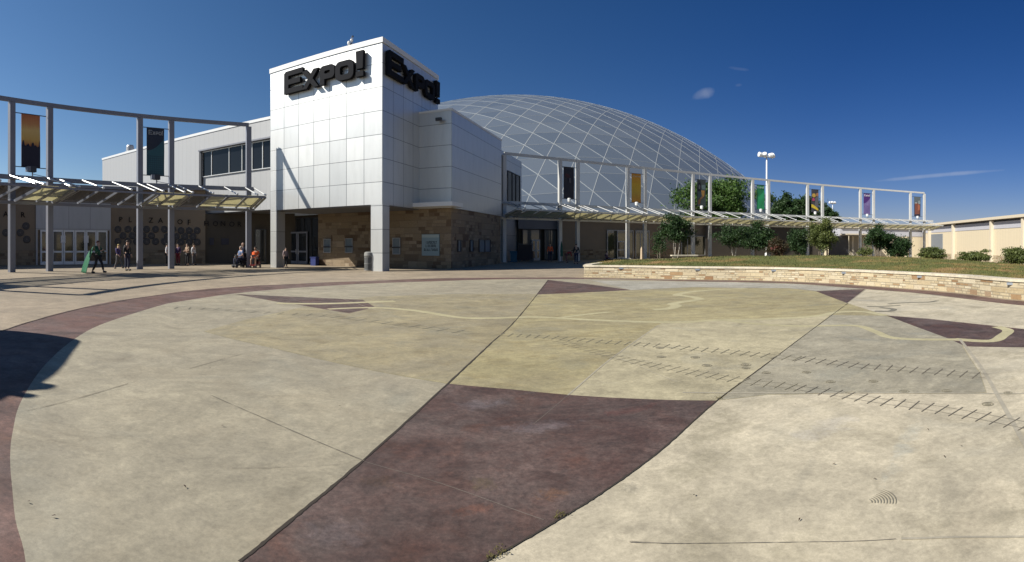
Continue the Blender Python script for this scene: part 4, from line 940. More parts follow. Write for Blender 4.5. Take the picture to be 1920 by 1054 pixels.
def banner(Pf, nrm, tan_, th, label, m, extra=None, w_=1.28, z0=6.33, z1=9.5):
    """tan_ points to the viewer's left or right; the frame below has +x to the viewer's right"""
    o = Pf(th); n_ = nrm(th); t_ = tan_(th); rt = t_ if t_.dot(Vector((o.y, -o.x, 0))) > 0 else -t_
    root = thing('banner', label, 'banner', o + ZZ * z0, 'banners hung between canopy posts')
    n = 10; vs = []; uv = []; fs = []
    for j in range(n + 1):
        for i in range(5):
            x = (i / 4 - .5) * w_; z = z0 + (z1 - z0) * j / n; vs.append(o + rt * x + ZZ * z + n_ * (.02 * sin(j * .9) * sin(i * 1.3)))
    for j in range(n):
        for i in range(4):
            a = j * 5 + i; fs.append((a, a + 1, a + 6, a + 5)); uv.append([(i / 4, j / n), ((i + 1) / 4, j / n), ((i + 1) / 4, (j + 1) / n), (i / 4, (j + 1) / n)])
    b = MB(); b.keep = True; b.add(vs, fs, uv); sh = b.build('fabric', m, root)
    md = sh.modifiers.new('thickness', 'SOLIDIFY'); md.thickness = .012
    b = MB(); b.tube([o - rt * 1.05 + ZZ * (z1 + .02), o + rt * 1.05 + ZZ * (z1 + .02)], .028, 6); b.build('hanging_bar', M['dark'], root)
    b = MB(); b.tube([o - rt * 1.05 + ZZ * (z0 - .02), o + rt * 1.05 + ZZ * (z0 - .02)], .028, 6); b.build('hanging_bar', M['dark'], root)
    def pl(poly, c, d=.02, nm='printed_shape'):
        b = MB(); b.plate([(x * w_ - w_ / 2, y * (z1 - z0)) for x, y in poly], o + ZZ * z0 + n_ * .022, rt, ZZ, d * (1 if rt.cross(ZZ).dot(n_) > 0 else -1)); b.build(nm, flat('print_%02d_%02d_%02d' % tuple(int(q * 99) for q in c), c), root, tri=True)
    def tx(sz, zc, c, wd=.98):
        x = -w_ * wd / 2 * .82; st = sz * .16; tot = w_ * wd * .82
        for ch, fr_, h_ in (('E', .26, 1), ('X', .19, .75), ('P', .19, .75), ('O', .2, .75), ('!', .06, 1.0)):
            g = MB(); glyph(g, ch, o + rt * x + ZZ * (z0 + (z1 - z0) * zc) + n_ * .02, rt, ZZ, tot * fr_, sz * h_, .02, st); g.build('letter', flat('print_letter_%d' % int(c[0] * 99), c), root, tri=True); x += tot * (fr_ + .025)
    if extra: extra(pl, tx)
    return root
def crowd(pl, tx):
    r = random.Random(4); xs_ = [0]
    pts = [(0, .0), (1, .0)]; x = 1.0; top = []
    while x > 0: top.append((x, .40 + r.uniform(-.01, .03))); x -= .04
    for k_, (xx, hh) in enumerate(((.95, .52), (.62, .47), (.55, .46), (.1, .50), (.35, .45))):
        top = [(a, hh if abs(a - xx) < .021 else h_) for a, h_ in top]
    pl(pts + top + [(0, .4)], (.012, .011, .03), .008, 'crowd_silhouette')
def guitarist(pl, tx):
    pl([(0, 0), (1, 0), (1, 1), (0, 1)], (.055, .07, .065), .004, 'dark_ground'); pl([(.08, .58), (.2, .52), (.42, .55), (.45, .78), (.35, .88), (.15, .86)], (.015, .015, .02), .012, 'dark_hair')
    pl([(.16, .66), (.3, .64), (.36, .76), (.24, .82), (.15, .76)], (.22, .22, .24), .018, 'pale_face'); pl([(.05, .28), (.38, .34), (.4, .55), (.1, .56)], (.07, .10, .11), .014, 'shirt')
    pl([(.48, .60), (.88, .60), (.82, .40), (.7, .36), (.55, .42)], (.42, .22, .05), .016, 'guitar_body'); pl([(.1, .05), (.35, .08), (.42, .25), (.8, .36), (.74, .42), (.3, .30), (.1, .2)], (.24, .12, .05), .012, 'arm')
    pl([(.55, .64), (.95, .64), (.95, .82), (.5, .80)], (.14, .2, .2), .009, 'backdrop')
def fair(pl, tx):
    pl([(.05, .70), (.35, .64), (.62, .70), (.5, .82), (.2, .82)], (.50, .32, .06), .012, 'yellow_gondola'); pl([(.08, .50), (.4, .48), (.46, .58), (.2, .64)], (.42, .05, .14), .012, 'pink_gondola')
    pl([(.45, .15), (.9, .2), (.95, .8), (.5, .6)], (.11, .11, .12), .008, 'ride_frame'); pl([(.0, .20), (.95, .06), (.95, .14), (.6, .24), (.25, .32), (0, .34)], (.62, .45, .03), .014, 'yellow_slide'); pl([(.6, .72), (.95, .72), (.95, .86), (.68, .84)], (.36, .16, .07), .011, 'orange_gondola')
def rodeo(pl, tx):
    pl([(0, .62), (1, .62), (1, 1), (0, 1)], (.09, .11, .12), .005, 'stands'); pl([(.08, .1), (.85, .12), (.92, .55), (.6, .68), (.1, .66)], (.17, .055, .035), .012, 'brown_horse'); pl([(.55, .30), (.88, .35), (.86, .60), (.6, .60)], (.34, .11, .06), .018, 'rust_flank')
    pl([(.1, .67), (.42, .67), (.4, .70), (.14, .70)], (.5, .5, .48), .02, 'white_hat'); pl([(.62, .66), (.86, .62), (.95, .72), (.8, .84), (.64, .78)], (.22, .26, .27), .014, 'grey_rope')
def dim(pl, tx):
    pl([(.1, .72), (.4, .66), (.62, .70), (.5, .78), (.2, .8)], (.06, .012, .015), .01, 'red_light'); pl([(.52, .52), (.68, .5), (.66, .66), (.5, .66)], (.10, .09, .10), .012, 'dim_figure')
def wt(c, sz=.30, zc=.86): return lambda pl, tx: tx(sz, zc, c)
mid = lambda a, b_: (a + b_) / 2
_, LP, Ln, Lt = CL; _, RP, Rn, Rt = CR
mo = bmat('banner_concert', grad([(0, (.03, .02, .03)), (.40, (.45, .15, .05)), (.52, (.68, .42, .10)), (.70, (.75, .52, .18)), (.82, (.62, .28, .09)), (1, (.50, .15, .05))]))
banner(LP, Ln, Lt, mid(La[3], La[4]), 'orange and black banner with a concert crowd silhouette, leftmost of all', mo, crowd)
banner(LP, Ln, Lt, mid(La[1], La[2]), 'dark teal EXPO! banner in front of the grey wing', bmat('banner_teal', swoosh((.010, .02, .045), (.02, .10, .125))), wt((.32, .34, .36)))
B = [('nearly black banner with a dim reddish figure in front of the dome', flat('banner_black', (.014, .015, .026)), dim),
     ('orange and yellow EXPO! banner in front of the dome', bmat('banner_orange', grad([(0, (.50, .20, .012)), (.35, (.52, .33, .03)), (.6, (.60, .36, .02)), (1, (.62, .25, .012))])), wt((.62, .5, .3), .2, .88)),
     ('banner with a dark haired guitar player in front of the large tree', flat('banner_photo', (.05, .06, .06)), guitarist),
     ('green EXPO! banner behind the tall lamp pole', bmat('banner_green', swoosh((.01, .20, .07), (.02, .30, .11))), wt((.3, .5, .35))),
     ('banner with fairground rides and a yellow slide', flat('banner_fair', (.045, .045, .055)), fair),
     ('purple EXPO! banner between pale posts against the sky', bmat('banner_purple', swoosh((.07, .02, .16), (.17, .13, .30))), wt((.6, .55, .65))),
     ('banner with a rust brown horse, last at the far right end of the canopy', flat('banner_rodeo', (.02, .02, .045)), rodeo)]
Rpairs = [(1, 2), (3, 4), (5, 6), (7, 8), (9, 10), (11, 12), (13, 14)]
for (i, j), (lab, m_, ex), nm in zip(Rpairs, B, ('black', 'orange', 'guitar player', 'green', 'fairground', 'purple', 'horse')):
    banner(RP, Rn, Rt, mid(Ra[i], Ra[j]), lab, m_, ex, w_=1.25); spotlight(RP, Rn, Rt, mid(Ra[i], Ra[j]), nm, 'R')
spotlight(LP, Ln, Lt, mid(La[3], La[4]), 'concert', 'L'); spotlight(LP, Ln, Lt, mid(La[1], La[2]), 'teal', 'L')

# ================================================================== LOW BUILDING BEHIND THE RIGHT CANOPY
def rwall(px, off=3.2): return hit_circle(px, rc, rR + off)
lb = thing('rear_hall', 'long low tan building with stone base and glass doors behind the right canopy', 'building', rwall(1100))
pts = [rwall(x) for x in range(1046, 1321, 12)] + [rwall(1322)]
bk = [p * 1.06 for p in pts[::-1]]
b = MB(); b.prism(pts + bk, 1.1, 4.75); b.build('wall', M['tan'], lb, tri=True)
b = MB(); b.wall([p * .9985 for p in pts], 0, 1.12, .5); b.build('stone_wainscot', M['stoneb'], lb)
pts2 = [rwall(x, 2.8) for x in range(1322, 1536, 12)] + [rwall(1538, 2.8)]
b = MB(); b.prism(pts2 + [p * 1.06 for p in pts2[::-1]], -.9, 4.6); b.build('shaded_wall', M['tan_shade'], lb, tri=True)  # shade under canopy and trees is put into this wall's tone
b = MB(); b.prism([p * .985 for p in pts + pts2] + [p * 1.065 for p in (pts + pts2)[::-1]], 4.76, 5.0); b.build('roof_edge', M['steel'], lb, tri=True)
# recessed glass entrance next to the annex
EA, EB = rwall(972, 3.0), rwall(1046, 3.0)
b = MB(); b.prism([EA, EB, EB * 1.05, EA * 1.05], 3.3, 4.9); b.build('entrance_head', M['soffit'], lb)
b = MB(); b.prism([EA * 1.012, EB * 1.012, EB * 1.05, EA * 1.05], 0, 3.29); b.build('entrance_backing', M['tan_shade'], lb)
def f_refl(k): pass
M['reflglass'] = mat('reflecting_entrance_glass', (.12, .125, .12), .08)
quadwin(lb, rwall(979, 3.15), rwall(1012, 3.15), .05, 3.25, nm='entrance_glazing', muls=(.38,), fm='dark', gm='reflglass'); quadwin(lb, rwall(1020, 3.15), rwall(1043, 3.15), .05, 3.25, nm='entrance_glazing', muls=(.5,), fm='dark', gm='reflglass')
door(lb, rwall(996, 3.0), rwall(1012, 3.0), 2.2, 2)
b = MB(); b.prism([EB * .99, EB * .99 + Vector((.5, .2, 0)), EB * 1.04 + Vector((.5, .2, 0)), EB * 1.04], 0, 4.7); b.build('pier', M['soffit'], lb)
M['glassgrn'] = mat('garden_reflecting_glass', (.06, .06, .035), .03, 0, .9)
quadwin(lb, rwall(1138, 3.1), rwall(1187, 3.1), .05, 3.35, nm='window_wall', muls=(.38, .78), fm='frame', gm='glassgrn'); door(lb, rwall(1156, 2.95), rwall(1171, 2.95), 2.1, 1)
quadwin(lb, rwall(1191, 3.1), rwall(1217, 3.1), .05, 3.35, nm='window_wall', muls=(.35,), fm='frame', gm='glassgrn')
quadwin(lb, rwall(1277, 3.1), rwall(1322, 3.1), .3, 2.8, nm='window_wall', muls=(.25, .55), fm='frame', gm='glassgrn')

# ================================================================== WAREHOUSE AT FAR RIGHT
WA, WB = at(1930, 76.5), at(1730, 118.0); wd = (WB - WA).normalized(); wn = Vector((-wd.y, wd.x, 0)); wn = wn if wn.x < 0 else -wn
WA = WA - wd * 30
wh = thing('warehouse', 'long cream metal hall with pale upper band and stone base at the far right', 'building', (WA + WB) / 2)
b = MB(); b.prism([WA, WB, WB - wn * 30, WA - wn * 30], -.1, 4.35); b.build('cream_wall', M['cream'], wh)
b = MB(); b.prism([WA + wn * .06, WB + wn * .06, WB - wn * 30, WA - wn * 30], 4.36, 5.5); b.build('pale_band', M['lilac'], wh)
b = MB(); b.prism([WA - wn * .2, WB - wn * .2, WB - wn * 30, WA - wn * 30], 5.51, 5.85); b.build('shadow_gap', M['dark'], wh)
b = MB(); b.prism([WA + wn * .8, WB + wn * .8 + wd * .5, WB - wn * 30, WA - wn * 30], 5.86, 6.3); b.build('eave', M['creamtrim'], wh)
b = MB(); b.prism([WA + wn * .1, WB + wn * .1, WB - wn * .3, WA - wn * .3], -1.4, -.1); b.build('stone_base', M['stone'], wh)
for px in (1790, 1862, 1922, 1745):
    p = WA + wd * on_line(px, WA, wd); b = MB(); b.box(p + wn * .3 + ZZ * 2.2, (.55, .55, 7.1), (wd, wn, ZZ)); b.build('pilaster', M['creamtrim'], wh)
p = WA + wd * on_line(1757, WA, wd); b = MB(); b.box(p + wn * .02 + ZZ * 1.3, (6.5, .2, 5.4), (wd, wn, ZZ)); b.build('loading_door', mat('grey_door', (.2, .22, .24), .6), wh)
p = WA + wd * on_line(1925, WA, wd)
# second hall behind the far canopy
w2 = thing('far_hall', 'cream hall with dark block for an open bay seen between trees under the far end of the canopy', 'building', at(1650, 112))
A2, B2 = at(1575, 108), at(1745, 121)
d2 = (B2 - A2).normalized(); n2 = Vector((d2.y, -d2.x, 0))
b = MB(); b.prism([A2, B2, B2 - n2 * 18, A2 - n2 * 18], -1.4, 3.6); b.build('cream_wall', M['cream'], w2)
b = MB(); b.prism([A2 + n2 * .08, B2 + n2 * .08, B2 - n2 * 18, A2 - n2 * 18], 3.61, 5.3); b.build('pale_band', M['lilac'], w2)
b = MB(); b.prism([A2 + n2 * .5, B2 + n2 * .5, B2 - n2 * 18.2, A2 - n2 * 18.2], 5.31, 5.6); b.build('eave', M['creamtrim'], w2)
for px, wd_, mm, nm in ((1572, 4.5, M['dark'], 'bay_shade_block'), (1601, 1.9, mat('tan_door', (.30, .26, .19), .6), 'door'), (1598, .35, M['creamtrim'], 'pilaster'), (1618, .5, M['creamtrim'], 'pilaster'), (1668, .5, M['creamtrim'], 'pilaster'), (1700, .5, M['creamtrim'], 'pilaster')):  # first entry is a dark block, the bay's inner shade put into colour
    p = A2 + d2 * on_line(px, A2, d2); b = MB(); b.box(p + n2 * (.15 if nm == 'pilaster' else .05) + ZZ * 1.1, (wd_, .3, 4.95), (d2, n2, ZZ)); b.build(nm, mm, w2)
aw = A2 + d2 * on_line(1600, A2, d2); b = MB(); b.box(aw + n2 * 1.8 + ZZ * 3.9, (6.6, 3.4, .25), (d2, n2, ZZ)); b.tube([aw + n2 * 3.3 + d2 * -2.9, aw + n2 * 3.3 + d2 * -2.9 + ZZ * 3.8], .07, 6); b.tube([aw + n2 * 3.3 + d2 * 2.9, aw + n2 * 3.3 + d2 * 2.9 + ZZ * 3.8], .07, 6); b.build('awning', M['creamtrim'], w2)

# ================================================================== LAMP POLES
def lamp_pole(px, ytop, d, label, heads):
    base = at(px, d, ground_z(at(px, d).x, 0)); zt = Zof(ytop, d); v = thing('light_pole', label, 'light pole', base, 'tall car park light poles')
    b = MB(); b.tube([base, base + ZZ * (zt - base.z)], [.16, .09], 10); b.lathe(base, [(.28, 0), (.28, .5), (.2, .6)], 12); b.build('pole', M['whiteplain'], v, smooth=True)
    top = Vector((base.x, base.y, zt)); b = MB(); b.beam(top + Vector((-.9, 0, -.25)), top + Vector((.9, 0, -.25)), .09); b.beam(top + Vector((0, -.5, -.25)), top + Vector((0, .5, -.25)), .09); b.build('cross_arm', M['whiteplain'], v)
    for (dx, dy, s_) in heads:
        c = top + Vector((dx, dy, -.02)); b = MB(); b.lathe(c, [(.16, -.3), (.30, -.24), (.36, .24), (.30, .3), (.1, .32)], 12, Vector((dx * .6, dy * .6 - .2, .35)).normalized() if s_ else Vector((dx, 0, .1)).normalized()); b.build('lamp_head', M['whiteplain'], v)
lamp_pole(1437.5, 291, 70, 'tall white light pole rising beside the green banner', ((-.95, 0, 0), (-.35, -.1, 1), (.55, -.1, 0), (.95, .1, 1)))
lamp_pole(1561, 380, 150, 'smaller distant light pole seen right of the fairground banner', ((-.9, 0, 0), (-.3, -.1, 1), (.45, -.1, 0), (.9, .1, 1)))

# ================================================================== TREES AND SHRUBS
def tree(name, label, cat, base, h, crown, leafm, barkm, n, ls, seed, trunk_r=.12, stems=1, group=None, lean=.3, clumps=60, low=.0):
    """crown = (rx, ry, rz, centre height)"""
    r = random.Random(seed); base = Vector(base); root = thing(name, label, cat, base, group); rx, ry, rz, cz = crown
    tops = []; b = MB()
    for s_ in range(stems):
        a = r.uniform(0, 6.28); off = Vector((cos(a), sin(a), 0)) * (0 if stems == 1 else .12 * stems * .5 * r.random()); tp = base + off + Vector((r.uniform(-1, 1) * lean * rx, r.uniform(-1, 1) * lean * ry, cz))
        midp = (base + off + tp) / 2 + Vector((r.uniform(-.1, .1), r.uniform(-.1, .1), 0)) * h * .3; b.tube([base + off - ZZ * .1, midp, tp], [trunk_r, trunk_r * .75, trunk_r * .4], 7); tops.append((midp, tp))
    cl = []
    for i in range(clumps):
        u, th, v = r.uniform(-1, 1), r.uniform(0, 6.28), r.random() ** .45; q = sqrt(1 - u * u); wob = 1 + .22 * sin(3 * th + seed) * cos(2.5 * u + seed * 2) + r.uniform(-.25, .14)
        c = Vector((rx * q * cos(th) * v * wob, ry * q * sin(th) * v * wob, rz * u * v * wob)); cl.append(base + ZZ * cz + c)
    for c in cl[: min(len(cl), 26)]:
        m_, tp = r.choice(tops); p0 = m_.lerp(tp, r.random()); b.tube([p0, p0.lerp(c, .5) + Vector((0, 0, r.uniform(0, .1) * rz)), c], [trunk_r * .4, trunk_r * .22, trunk_r * .08], 5)
    b.build('trunk', barkm, root, smooth=True)
    N = int(n * 1.7); vs = np.empty((N * 4, 3)); rr_ = np.random.RandomState(seed)
    ci = rr_.randint(0, len(cl), N); cen = np.array([tuple(c) for c in cl])[ci]; sg_ = np.array([rx, ry, rz]) * .145 * (60 / clumps) ** .33
    pos = cen + rr_.normal(size=(N, 3)) * sg_; a1 = rr_.normal(size=(N, 3)); a1 /= np.linalg.norm(a1, axis=1)[:, None]; a2 = rr_.normal(size=(N, 3)); a2 -= (a1 * a2).sum(1)[:, None] * a1; a2 /= np.linalg.norm(a2, axis=1)[:, None]
    sz = ls * rr_.uniform(.6, 1.35, N)[:, None]; pos[:, 2] = np.maximum(pos[:, 2], base.z + low)
    org = np.array(tuple(base))
    vs[0::4] = pos - a1 * sz - org; vs[1::4] = pos + a2 * sz * .5 - org; vs[2::4] = pos + a1 * sz - org; vs[3::4] = pos - a2 * sz * .5 - org
    me = bpy.data.meshes.new('crown'); me.vertices.add(N * 4); me.vertices.foreach_set('co', vs.ravel()); me.loops.add(N * 4); me.loops.foreach_set('vertex_index', np.arange(N * 4)); me.polygons.add(N); me.polygons.foreach_set('loop_start', np.arange(N) * 4); me.polygons.foreach_set('loop_total', np.full(N, 4)); me.materials.append(leafm); me.update(calc_edges=True); me.validate()
    o = bpy.data.objects.new('crown', me); C.objects.link(o); o.parent = root
    return root
def gz(px, d):
    dw = wall_d(px) if 1099 < px < 1990 else 99
    if not 1099 < px < 2000: return 0
    best = 0
    dc = dw + interp(px, [(1098, 3), (1200, 7), (1500, 12), (1920, 10)]); t = (d - dw - .3) / (dc - dw + 8)
    if t >= 1: return ground_z(at(px, d).x, 0)
    return mound_z(px, t, dw)[1]
def ptree(px, d, x0, x1, y0, y1, **k):
    """tree whose crown spans x0..x1, y0..y1 of the photograph when it stands d metres away"""
    z0_ = gz(px, d); base = at(px, d, z0_); c = at((x0 + x1) / 2, d); rx = (x1 - x0) / 2 / F * d; za, zb = Zof(y1, d), Zof(y0, d)
    rz = (zb - za) / 2; base2 = base; return dict(base=(c.x * .5 + base.x * .5, c.y * .5 + base.y * .5, z0_), h=zb - z0_, crown=(rx * .93, rx * .93, rz * .90, (za + zb) / 2 - z0_))
T = 'trees behind the canopy'; U = 'small trees and shrubs on the mound'
tree('tree', 'largest broad green tree standing against the right side of the dome', 'tree', **ptree(1340, 76, 1265, 1408, 330, 432), leafm=M['leaf'], barkm=M['bark'], n=15000, ls=.20, seed=1, trunk_r=.3, group=T, clumps=130)
tree('tree', 'dark tree rising between the green banner and the fairground banner, left of two', 'tree', **ptree(1468, 100, 1440, 1490, 362, 430), leafm=M['leafdark'], barkm=M['bark'], n=7000, ls=.22, seed=2, trunk_r=.25, group=T, clumps=70)
tree('tree', 'dark tree rising just left of the fairground banner', 'tree', **ptree(1510, 100, 1480, 1545, 368, 432), leafm=M['leafdark'], barkm=M['bark'], n=8000, ls=.22, seed=3, trunk_r=.25, group=T, clumps=80)
tree('tree', 'low dark tree top right of the fairground banner', 'tree', **ptree(1552, 98, 1528, 1574, 388, 430), leafm=M['leafdark'], barkm=M['bark'], n=5000, ls=.2, seed=4, trunk_r=.2, group=T, clumps=50)
tree('small_tree', 'rounded green tree with thin stems beside the stone bench', 'tree', **ptree(1265, 39, 1237, 1297, 402, 455), leafm=M['leafdark'], barkm=M['palebark'], n=5200, ls=.075, seed=5, trunk_r=.045, stems=3, group=U, clumps=46)
tree('sapling', 'sparse dark sapling left of the rounded tree by the bench', 'tree', **ptree(1238, 42, 1222, 1252, 432, 483), leafm=M['leafdark'], barkm=M['bark'], n=900, ls=.07, seed=6, trunk_r=.03, stems=3, group=U, clumps=24)
tree('small_tree', 'spreading crape myrtle with pale bent trunk on the mound crest', 'tree', **ptree(1378, 42, 1338, 1412, 424, 463), leafm=M['leafdark'], barkm=M['palebark'], n=4200, ls=.075, seed=7, trunk_r=.06, stems=2, group=U, clumps=44)
tree('small_tree', 'dense olive green tree reaching the canopy, in front of the fairground posts', 'tree', **ptree(1543, 40, 1512, 1570, 412, 472), leafm=M['leafolive'], barkm=M['bark'], n=7000, ls=.07, seed=8, trunk_r=.05, stems=4, group=U, clumps=56)
tree('small_tree', 'very dark rounded tree reaching the canopy below the purple banner', 'tree', **ptree(1648, 38, 1619, 1676, 421, 466), leafm=M['leafdark'], barkm=M['bark'], n=6800, ls=.07, seed=9, trunk_r=.05, stems=3, group=U, clumps=56)
tree('shrub', 'tall dark shrub touching the right side of the very dark rounded tree', 'shrub', **ptree(1684, 38.5, 1660, 1708, 440, 486), leafm=M['leafdark'], barkm=M['bark'], n=6000, ls=.07, seed=10, trunk_r=.03, stems=4, group=U, clumps=50)
tree('shrub', 'low olive shrub at the foot of the last canopy posts', 'shrub', **ptree(1749, 37, 1724, 1772, 464, 489), leafm=M['leafolive'], barkm=M['bark'], n=4500, ls=.065, seed=11, trunk_r=.02, stems=5, group=U, clumps=40)
tree('shrub', 'low spreading shrub in front of the cream warehouse wall', 'shrub', **ptree(1829, 32, 1799, 1860, 469, 492), leafm=M['leafolive'], barkm=M['bark'], n=3600, ls=.06, seed=12, trunk_r=.02, stems=6, group=U, clumps=40)
tree('shrub', 'large loose shrub cut by the right edge of the picture', 'shrub', **ptree(1905, 29, 1866, 1945, 460, 498), leafm=M['leafolive'], barkm=M['bark'], n=5200, ls=.055, seed=13, trunk_r=.025, stems=7, group=U, clumps=50)
tree('shrub', 'reddish flowering shrub behind the mound right of the tall lamp pole', 'shrub', **ptree(1458, 48, 1437, 1478, 447, 480), leafm=M['leafred'], barkm=M['bark'], n=3000, ls=.08, seed=14, trunk_r=.04, stems=4, group=U, clumps=36)
tree('shrub', 'dark shrub behind the mound left of the dense olive tree', 'shrub', **ptree(1497, 52, 1480, 1520, 425, 480), leafm=M['leafdark'], barkm=M['bark'], n=4600, ls=.09, seed=15, trunk_r=.05, stems=3, group=U, clumps=44)
tree('shrub', 'thin pale green shrub between the two canopy posts under the purple banner', 'shrub', **ptree(1622, 45, 1606, 1638, 464, 481), leafm=M['leafolive'], barkm=M['bark'], n=900, ls=.07, seed=16, trunk_r=.02, stems=4, group=U, clumps=24)
tree('tree', 'dark leafy mass shading the wall behind the crape myrtle', 'tree', **ptree(1420, 60.5, 1380, 1450, 418, 470), leafm=M['leafdark'], barkm=M['bark'], n=6500, ls=.13, seed=17, trunk_r=.1, group=T, clumps=60)

# ================================================================== PEOPLE
SK = [flat('skin_light', (.52, .33, .24), .6), flat('skin_tan', (.36, .21, .14), .6), flat('skin_dark', (.12, .065, .04), .6)]
def skinmesh(name, verts, edges, radii, m, parent, root_i, lv=1):
    me = bpy.data.meshes.new(name); org = parent.matrix_world.translation
    bm = bmesh.new(); ly = bm.verts.layers.skin.verify(); vv = []
    for v, r_ in zip(verts, radii):
        x = bm.verts.new(Vector(v) - org); x[ly].radius = (r_, r_) if isinstance(r_, (int, float)) else r_; vv.append(x)
    vv[root_i][ly].use_root = True
    for a, b_ in edges: bm.edges.new((vv[a], vv[b_]))
    bm.to_mesh(me); bm.free(); me.materials.append(m); o = bpy.data.objects.new(name, me); C.objects.link(o); o.parent = parent
    sk = o.modifiers.new('skin', 'SKIN'); sk.use_smooth_shade = True
    sb = o.modifiers.new('subdivision', 'SUBSURF'); sb.levels = lv; sb.render_levels = lv
    return o
def person(px, d, height, label, heading, shirt, legs, hair, skin=0, pose='stand', sleeves=True, shorts=False, girth=1.0, hat=None, z=None, group='people around the plaza', arms=None, long_hair=False, knees=None):
    """heading in degrees: 0 looks away from the camera towards +Y, 90 towards +X, 180 towards the camera"""
    gzv = 0 if z is None else z; base = at(px, d, gzv); root = thing('person', label, 'person', base, group); s_ = height / 1.75; H = radians(-heading)
    Rm = Matrix.Rotation(H, 3, 'Z'); W = lambda v: base + Rm @ (Vector(v) * s_)
    dz = 0; J = dict(pel=(0, 0, .95), spi=(0, 0, 1.14), che=(0, .0, 1.33), nec=(0, .01, 1.49), hd0=(0, .03, 1.57), hd1=(0, .035, 1.65), hd2=(0, .02, 1.715))
    for sd, k in ((-1, 'L'), (1, 'R')):
        J['sh' + k] = (.17 * sd, 0, 1.42); J['el' + k] = (.25 * sd, -.02, 1.14); J['wr' + k] = (.26 * sd, .08, .90); J['hi' + k] = (.10 * sd, 0, .90); J['kn' + k] = (.11 * sd, .02, .50); J['an' + k] = (.11 * sd, -.01, .09); J['to' + k] = (.13 * sd, .15, .035)
    if pose == 'walk':
        J.update(knL=(-.10, .20, .53), anL=(-.10, .30, .14), toL=(-.10, .44, .09), knR=(.10, -.06, .50), anR=(.10, -.30, .12), toR=(.10, -.18, .035), elL=(-.25, -.12, 1.15), wrL=(-.24, -.02, .92), elR=(.25, .08, 1.15), wrR=(.22, .27, .98))
    if pose == 'sit' or pose == 'squat':
        dz = .40 if pose == 'sit' else .62
        for k in list(J):
            if k[:2] not in ('kn', 'an', 'to'): J[k] = (J[k][0], J[k][1], J[k][2] - dz)
        kz = .55 if pose == 'sit' else .42; J.update(knL=(-.16, .42, kz), knR=(.16, .42, kz), anL=(-.15, .44, .12), anR=(.15, .44, .12), toL=(-.16, .60, .05), toR=(.16, .60, .05), elL=(-.27, .08, 1.16 - dz), elR=(.27, .08, 1.16 - dz), wrL=(-.17, .33, 1.08 - dz), wrR=(.17, .33, 1.08 - dz))
    if pose == 'bend':
        for k in ('spi', 'che', 'nec', 'hd0', 'hd1', 'hd2', 'shL', 'shR', 'elL', 'elR', 'wrL', 'wrR'):
            v = J[k]; h = v[2] - .95; a = radians(62); J[k] = (v[0], v[1] * cos(a) + h * sin(a), .95 + h * cos(a) - v[1] * sin(a))
        for k, sd in (('L', -1), ('R', 1)): J['el' + k] = (.22 * sd, .50, .88); J['wr' + k] = (.17 * sd, .58, .64)
    if arms:
        J.update(arms)
    if knees: J.update(knees)
    V = []; E_ = []; Rr = []; ix = {}
    def av(k, p, r_): ix[k] = len(V); V.append(W(p)); Rr.append(r_ * s_ if isinstance(r_, (int, float)) else tuple(q * s_ for q in r_)); return ix[k]
    g = girth
    for k, r_ in (('pel', (.135 * g, .105 * g)), ('spi', (.125 * g, .10 * g)), ('che', (.15 * g, .105 * g)), ('nec', .052), ('hd0', (.066, .078)), ('hd1', (.078, .092)), ('hd2', .05)): av(k, J[k], r_)
    for k in 'LR':
        for q, r_ in (('sh', .062), ('el', .043), ('wr', .030), ('hi', .09 * g), ('kn', .058), ('an', .04), ('to', .035)): av(q + k, J[q + k], r_)
    E_ += [(ix[a], ix[b_]) for a, b_ in (('pel', 'spi'), ('spi', 'che'), ('che', 'nec'), ('nec', 'hd0'), ('hd0', 'hd1'), ('hd1', 'hd2'))]
    nose = av('nose', (J['hd0'][0], J['hd0'][1] + .10, J['hd0'][2] + .045), .014); E_.append((ix['hd0'], nose))
    for k in 'LR':
        E_ += [(ix['che'], ix['sh' + k]), (ix['sh' + k], ix['el' + k]), (ix['el' + k], ix['wr' + k]), (ix['pel'], ix['hi' + k]), (ix['hi' + k], ix['kn' + k]), (ix['kn' + k], ix['an' + k]), (ix['an' + k], ix['to' + k])]
        wv, ev = Vector(J['wr' + k]), Vector(J['el' + k]); dr = (wv - ev).normalized(); sd = dr.cross(Vector((0, 1, 0))); sd = sd.normalized() if sd.length > .1 else Vector((1, 0, 0)); pn = dr.cross(sd).normalized()
        pal = av('pal' + k, wv + dr * .07, (.028, .016)); E_.append((ix['wr' + k], pal))
        for fi in range(4):
            L_ = (.075, .085, .08, .062)[fi]; o_ = (fi - 1.5) * .017; a_ = av('f%s%d' % (k, fi), wv + dr * (.085 + L_ * .5) + sd * o_ + pn * .008, .0085); c_ = av('g%s%d' % (k, fi), wv + dr * (.08 + L_ * .9) + sd * o_ * 1.1 + pn * .03, .007); E_ += [(pal, a_), (a_, c_)]
        t_ = av('t' + k, wv + dr * .06 - sd * .04 + pn * .015, .009); u_ = av('u' + k, wv + dr * .09 - sd * .05 + pn * .03, .0075); E_ += [(ix['wr' + k], t_), (t_, u_)]
    body = skinmesh('body', V, E_, Rr, SK[skin], root, 0, 1)
    # shirt
    P_ = lambda k: W(J[k]); cv = [P_('pel'), P_('spi'), P_('che'), P_('nec').lerp(P_('che'), .25), P_('shL'), P_('shR')]; r_ = [(.152 * g * s_, .125 * g * s_), (.146 * g * s_, .122 * g * s_), (.17 * g * s_, .126 * g * s_), .075 * s_, .078 * s_, .078 * s_]; e_ = [(0, 1), (1, 2), (2, 3), (2, 4), (2, 5)]
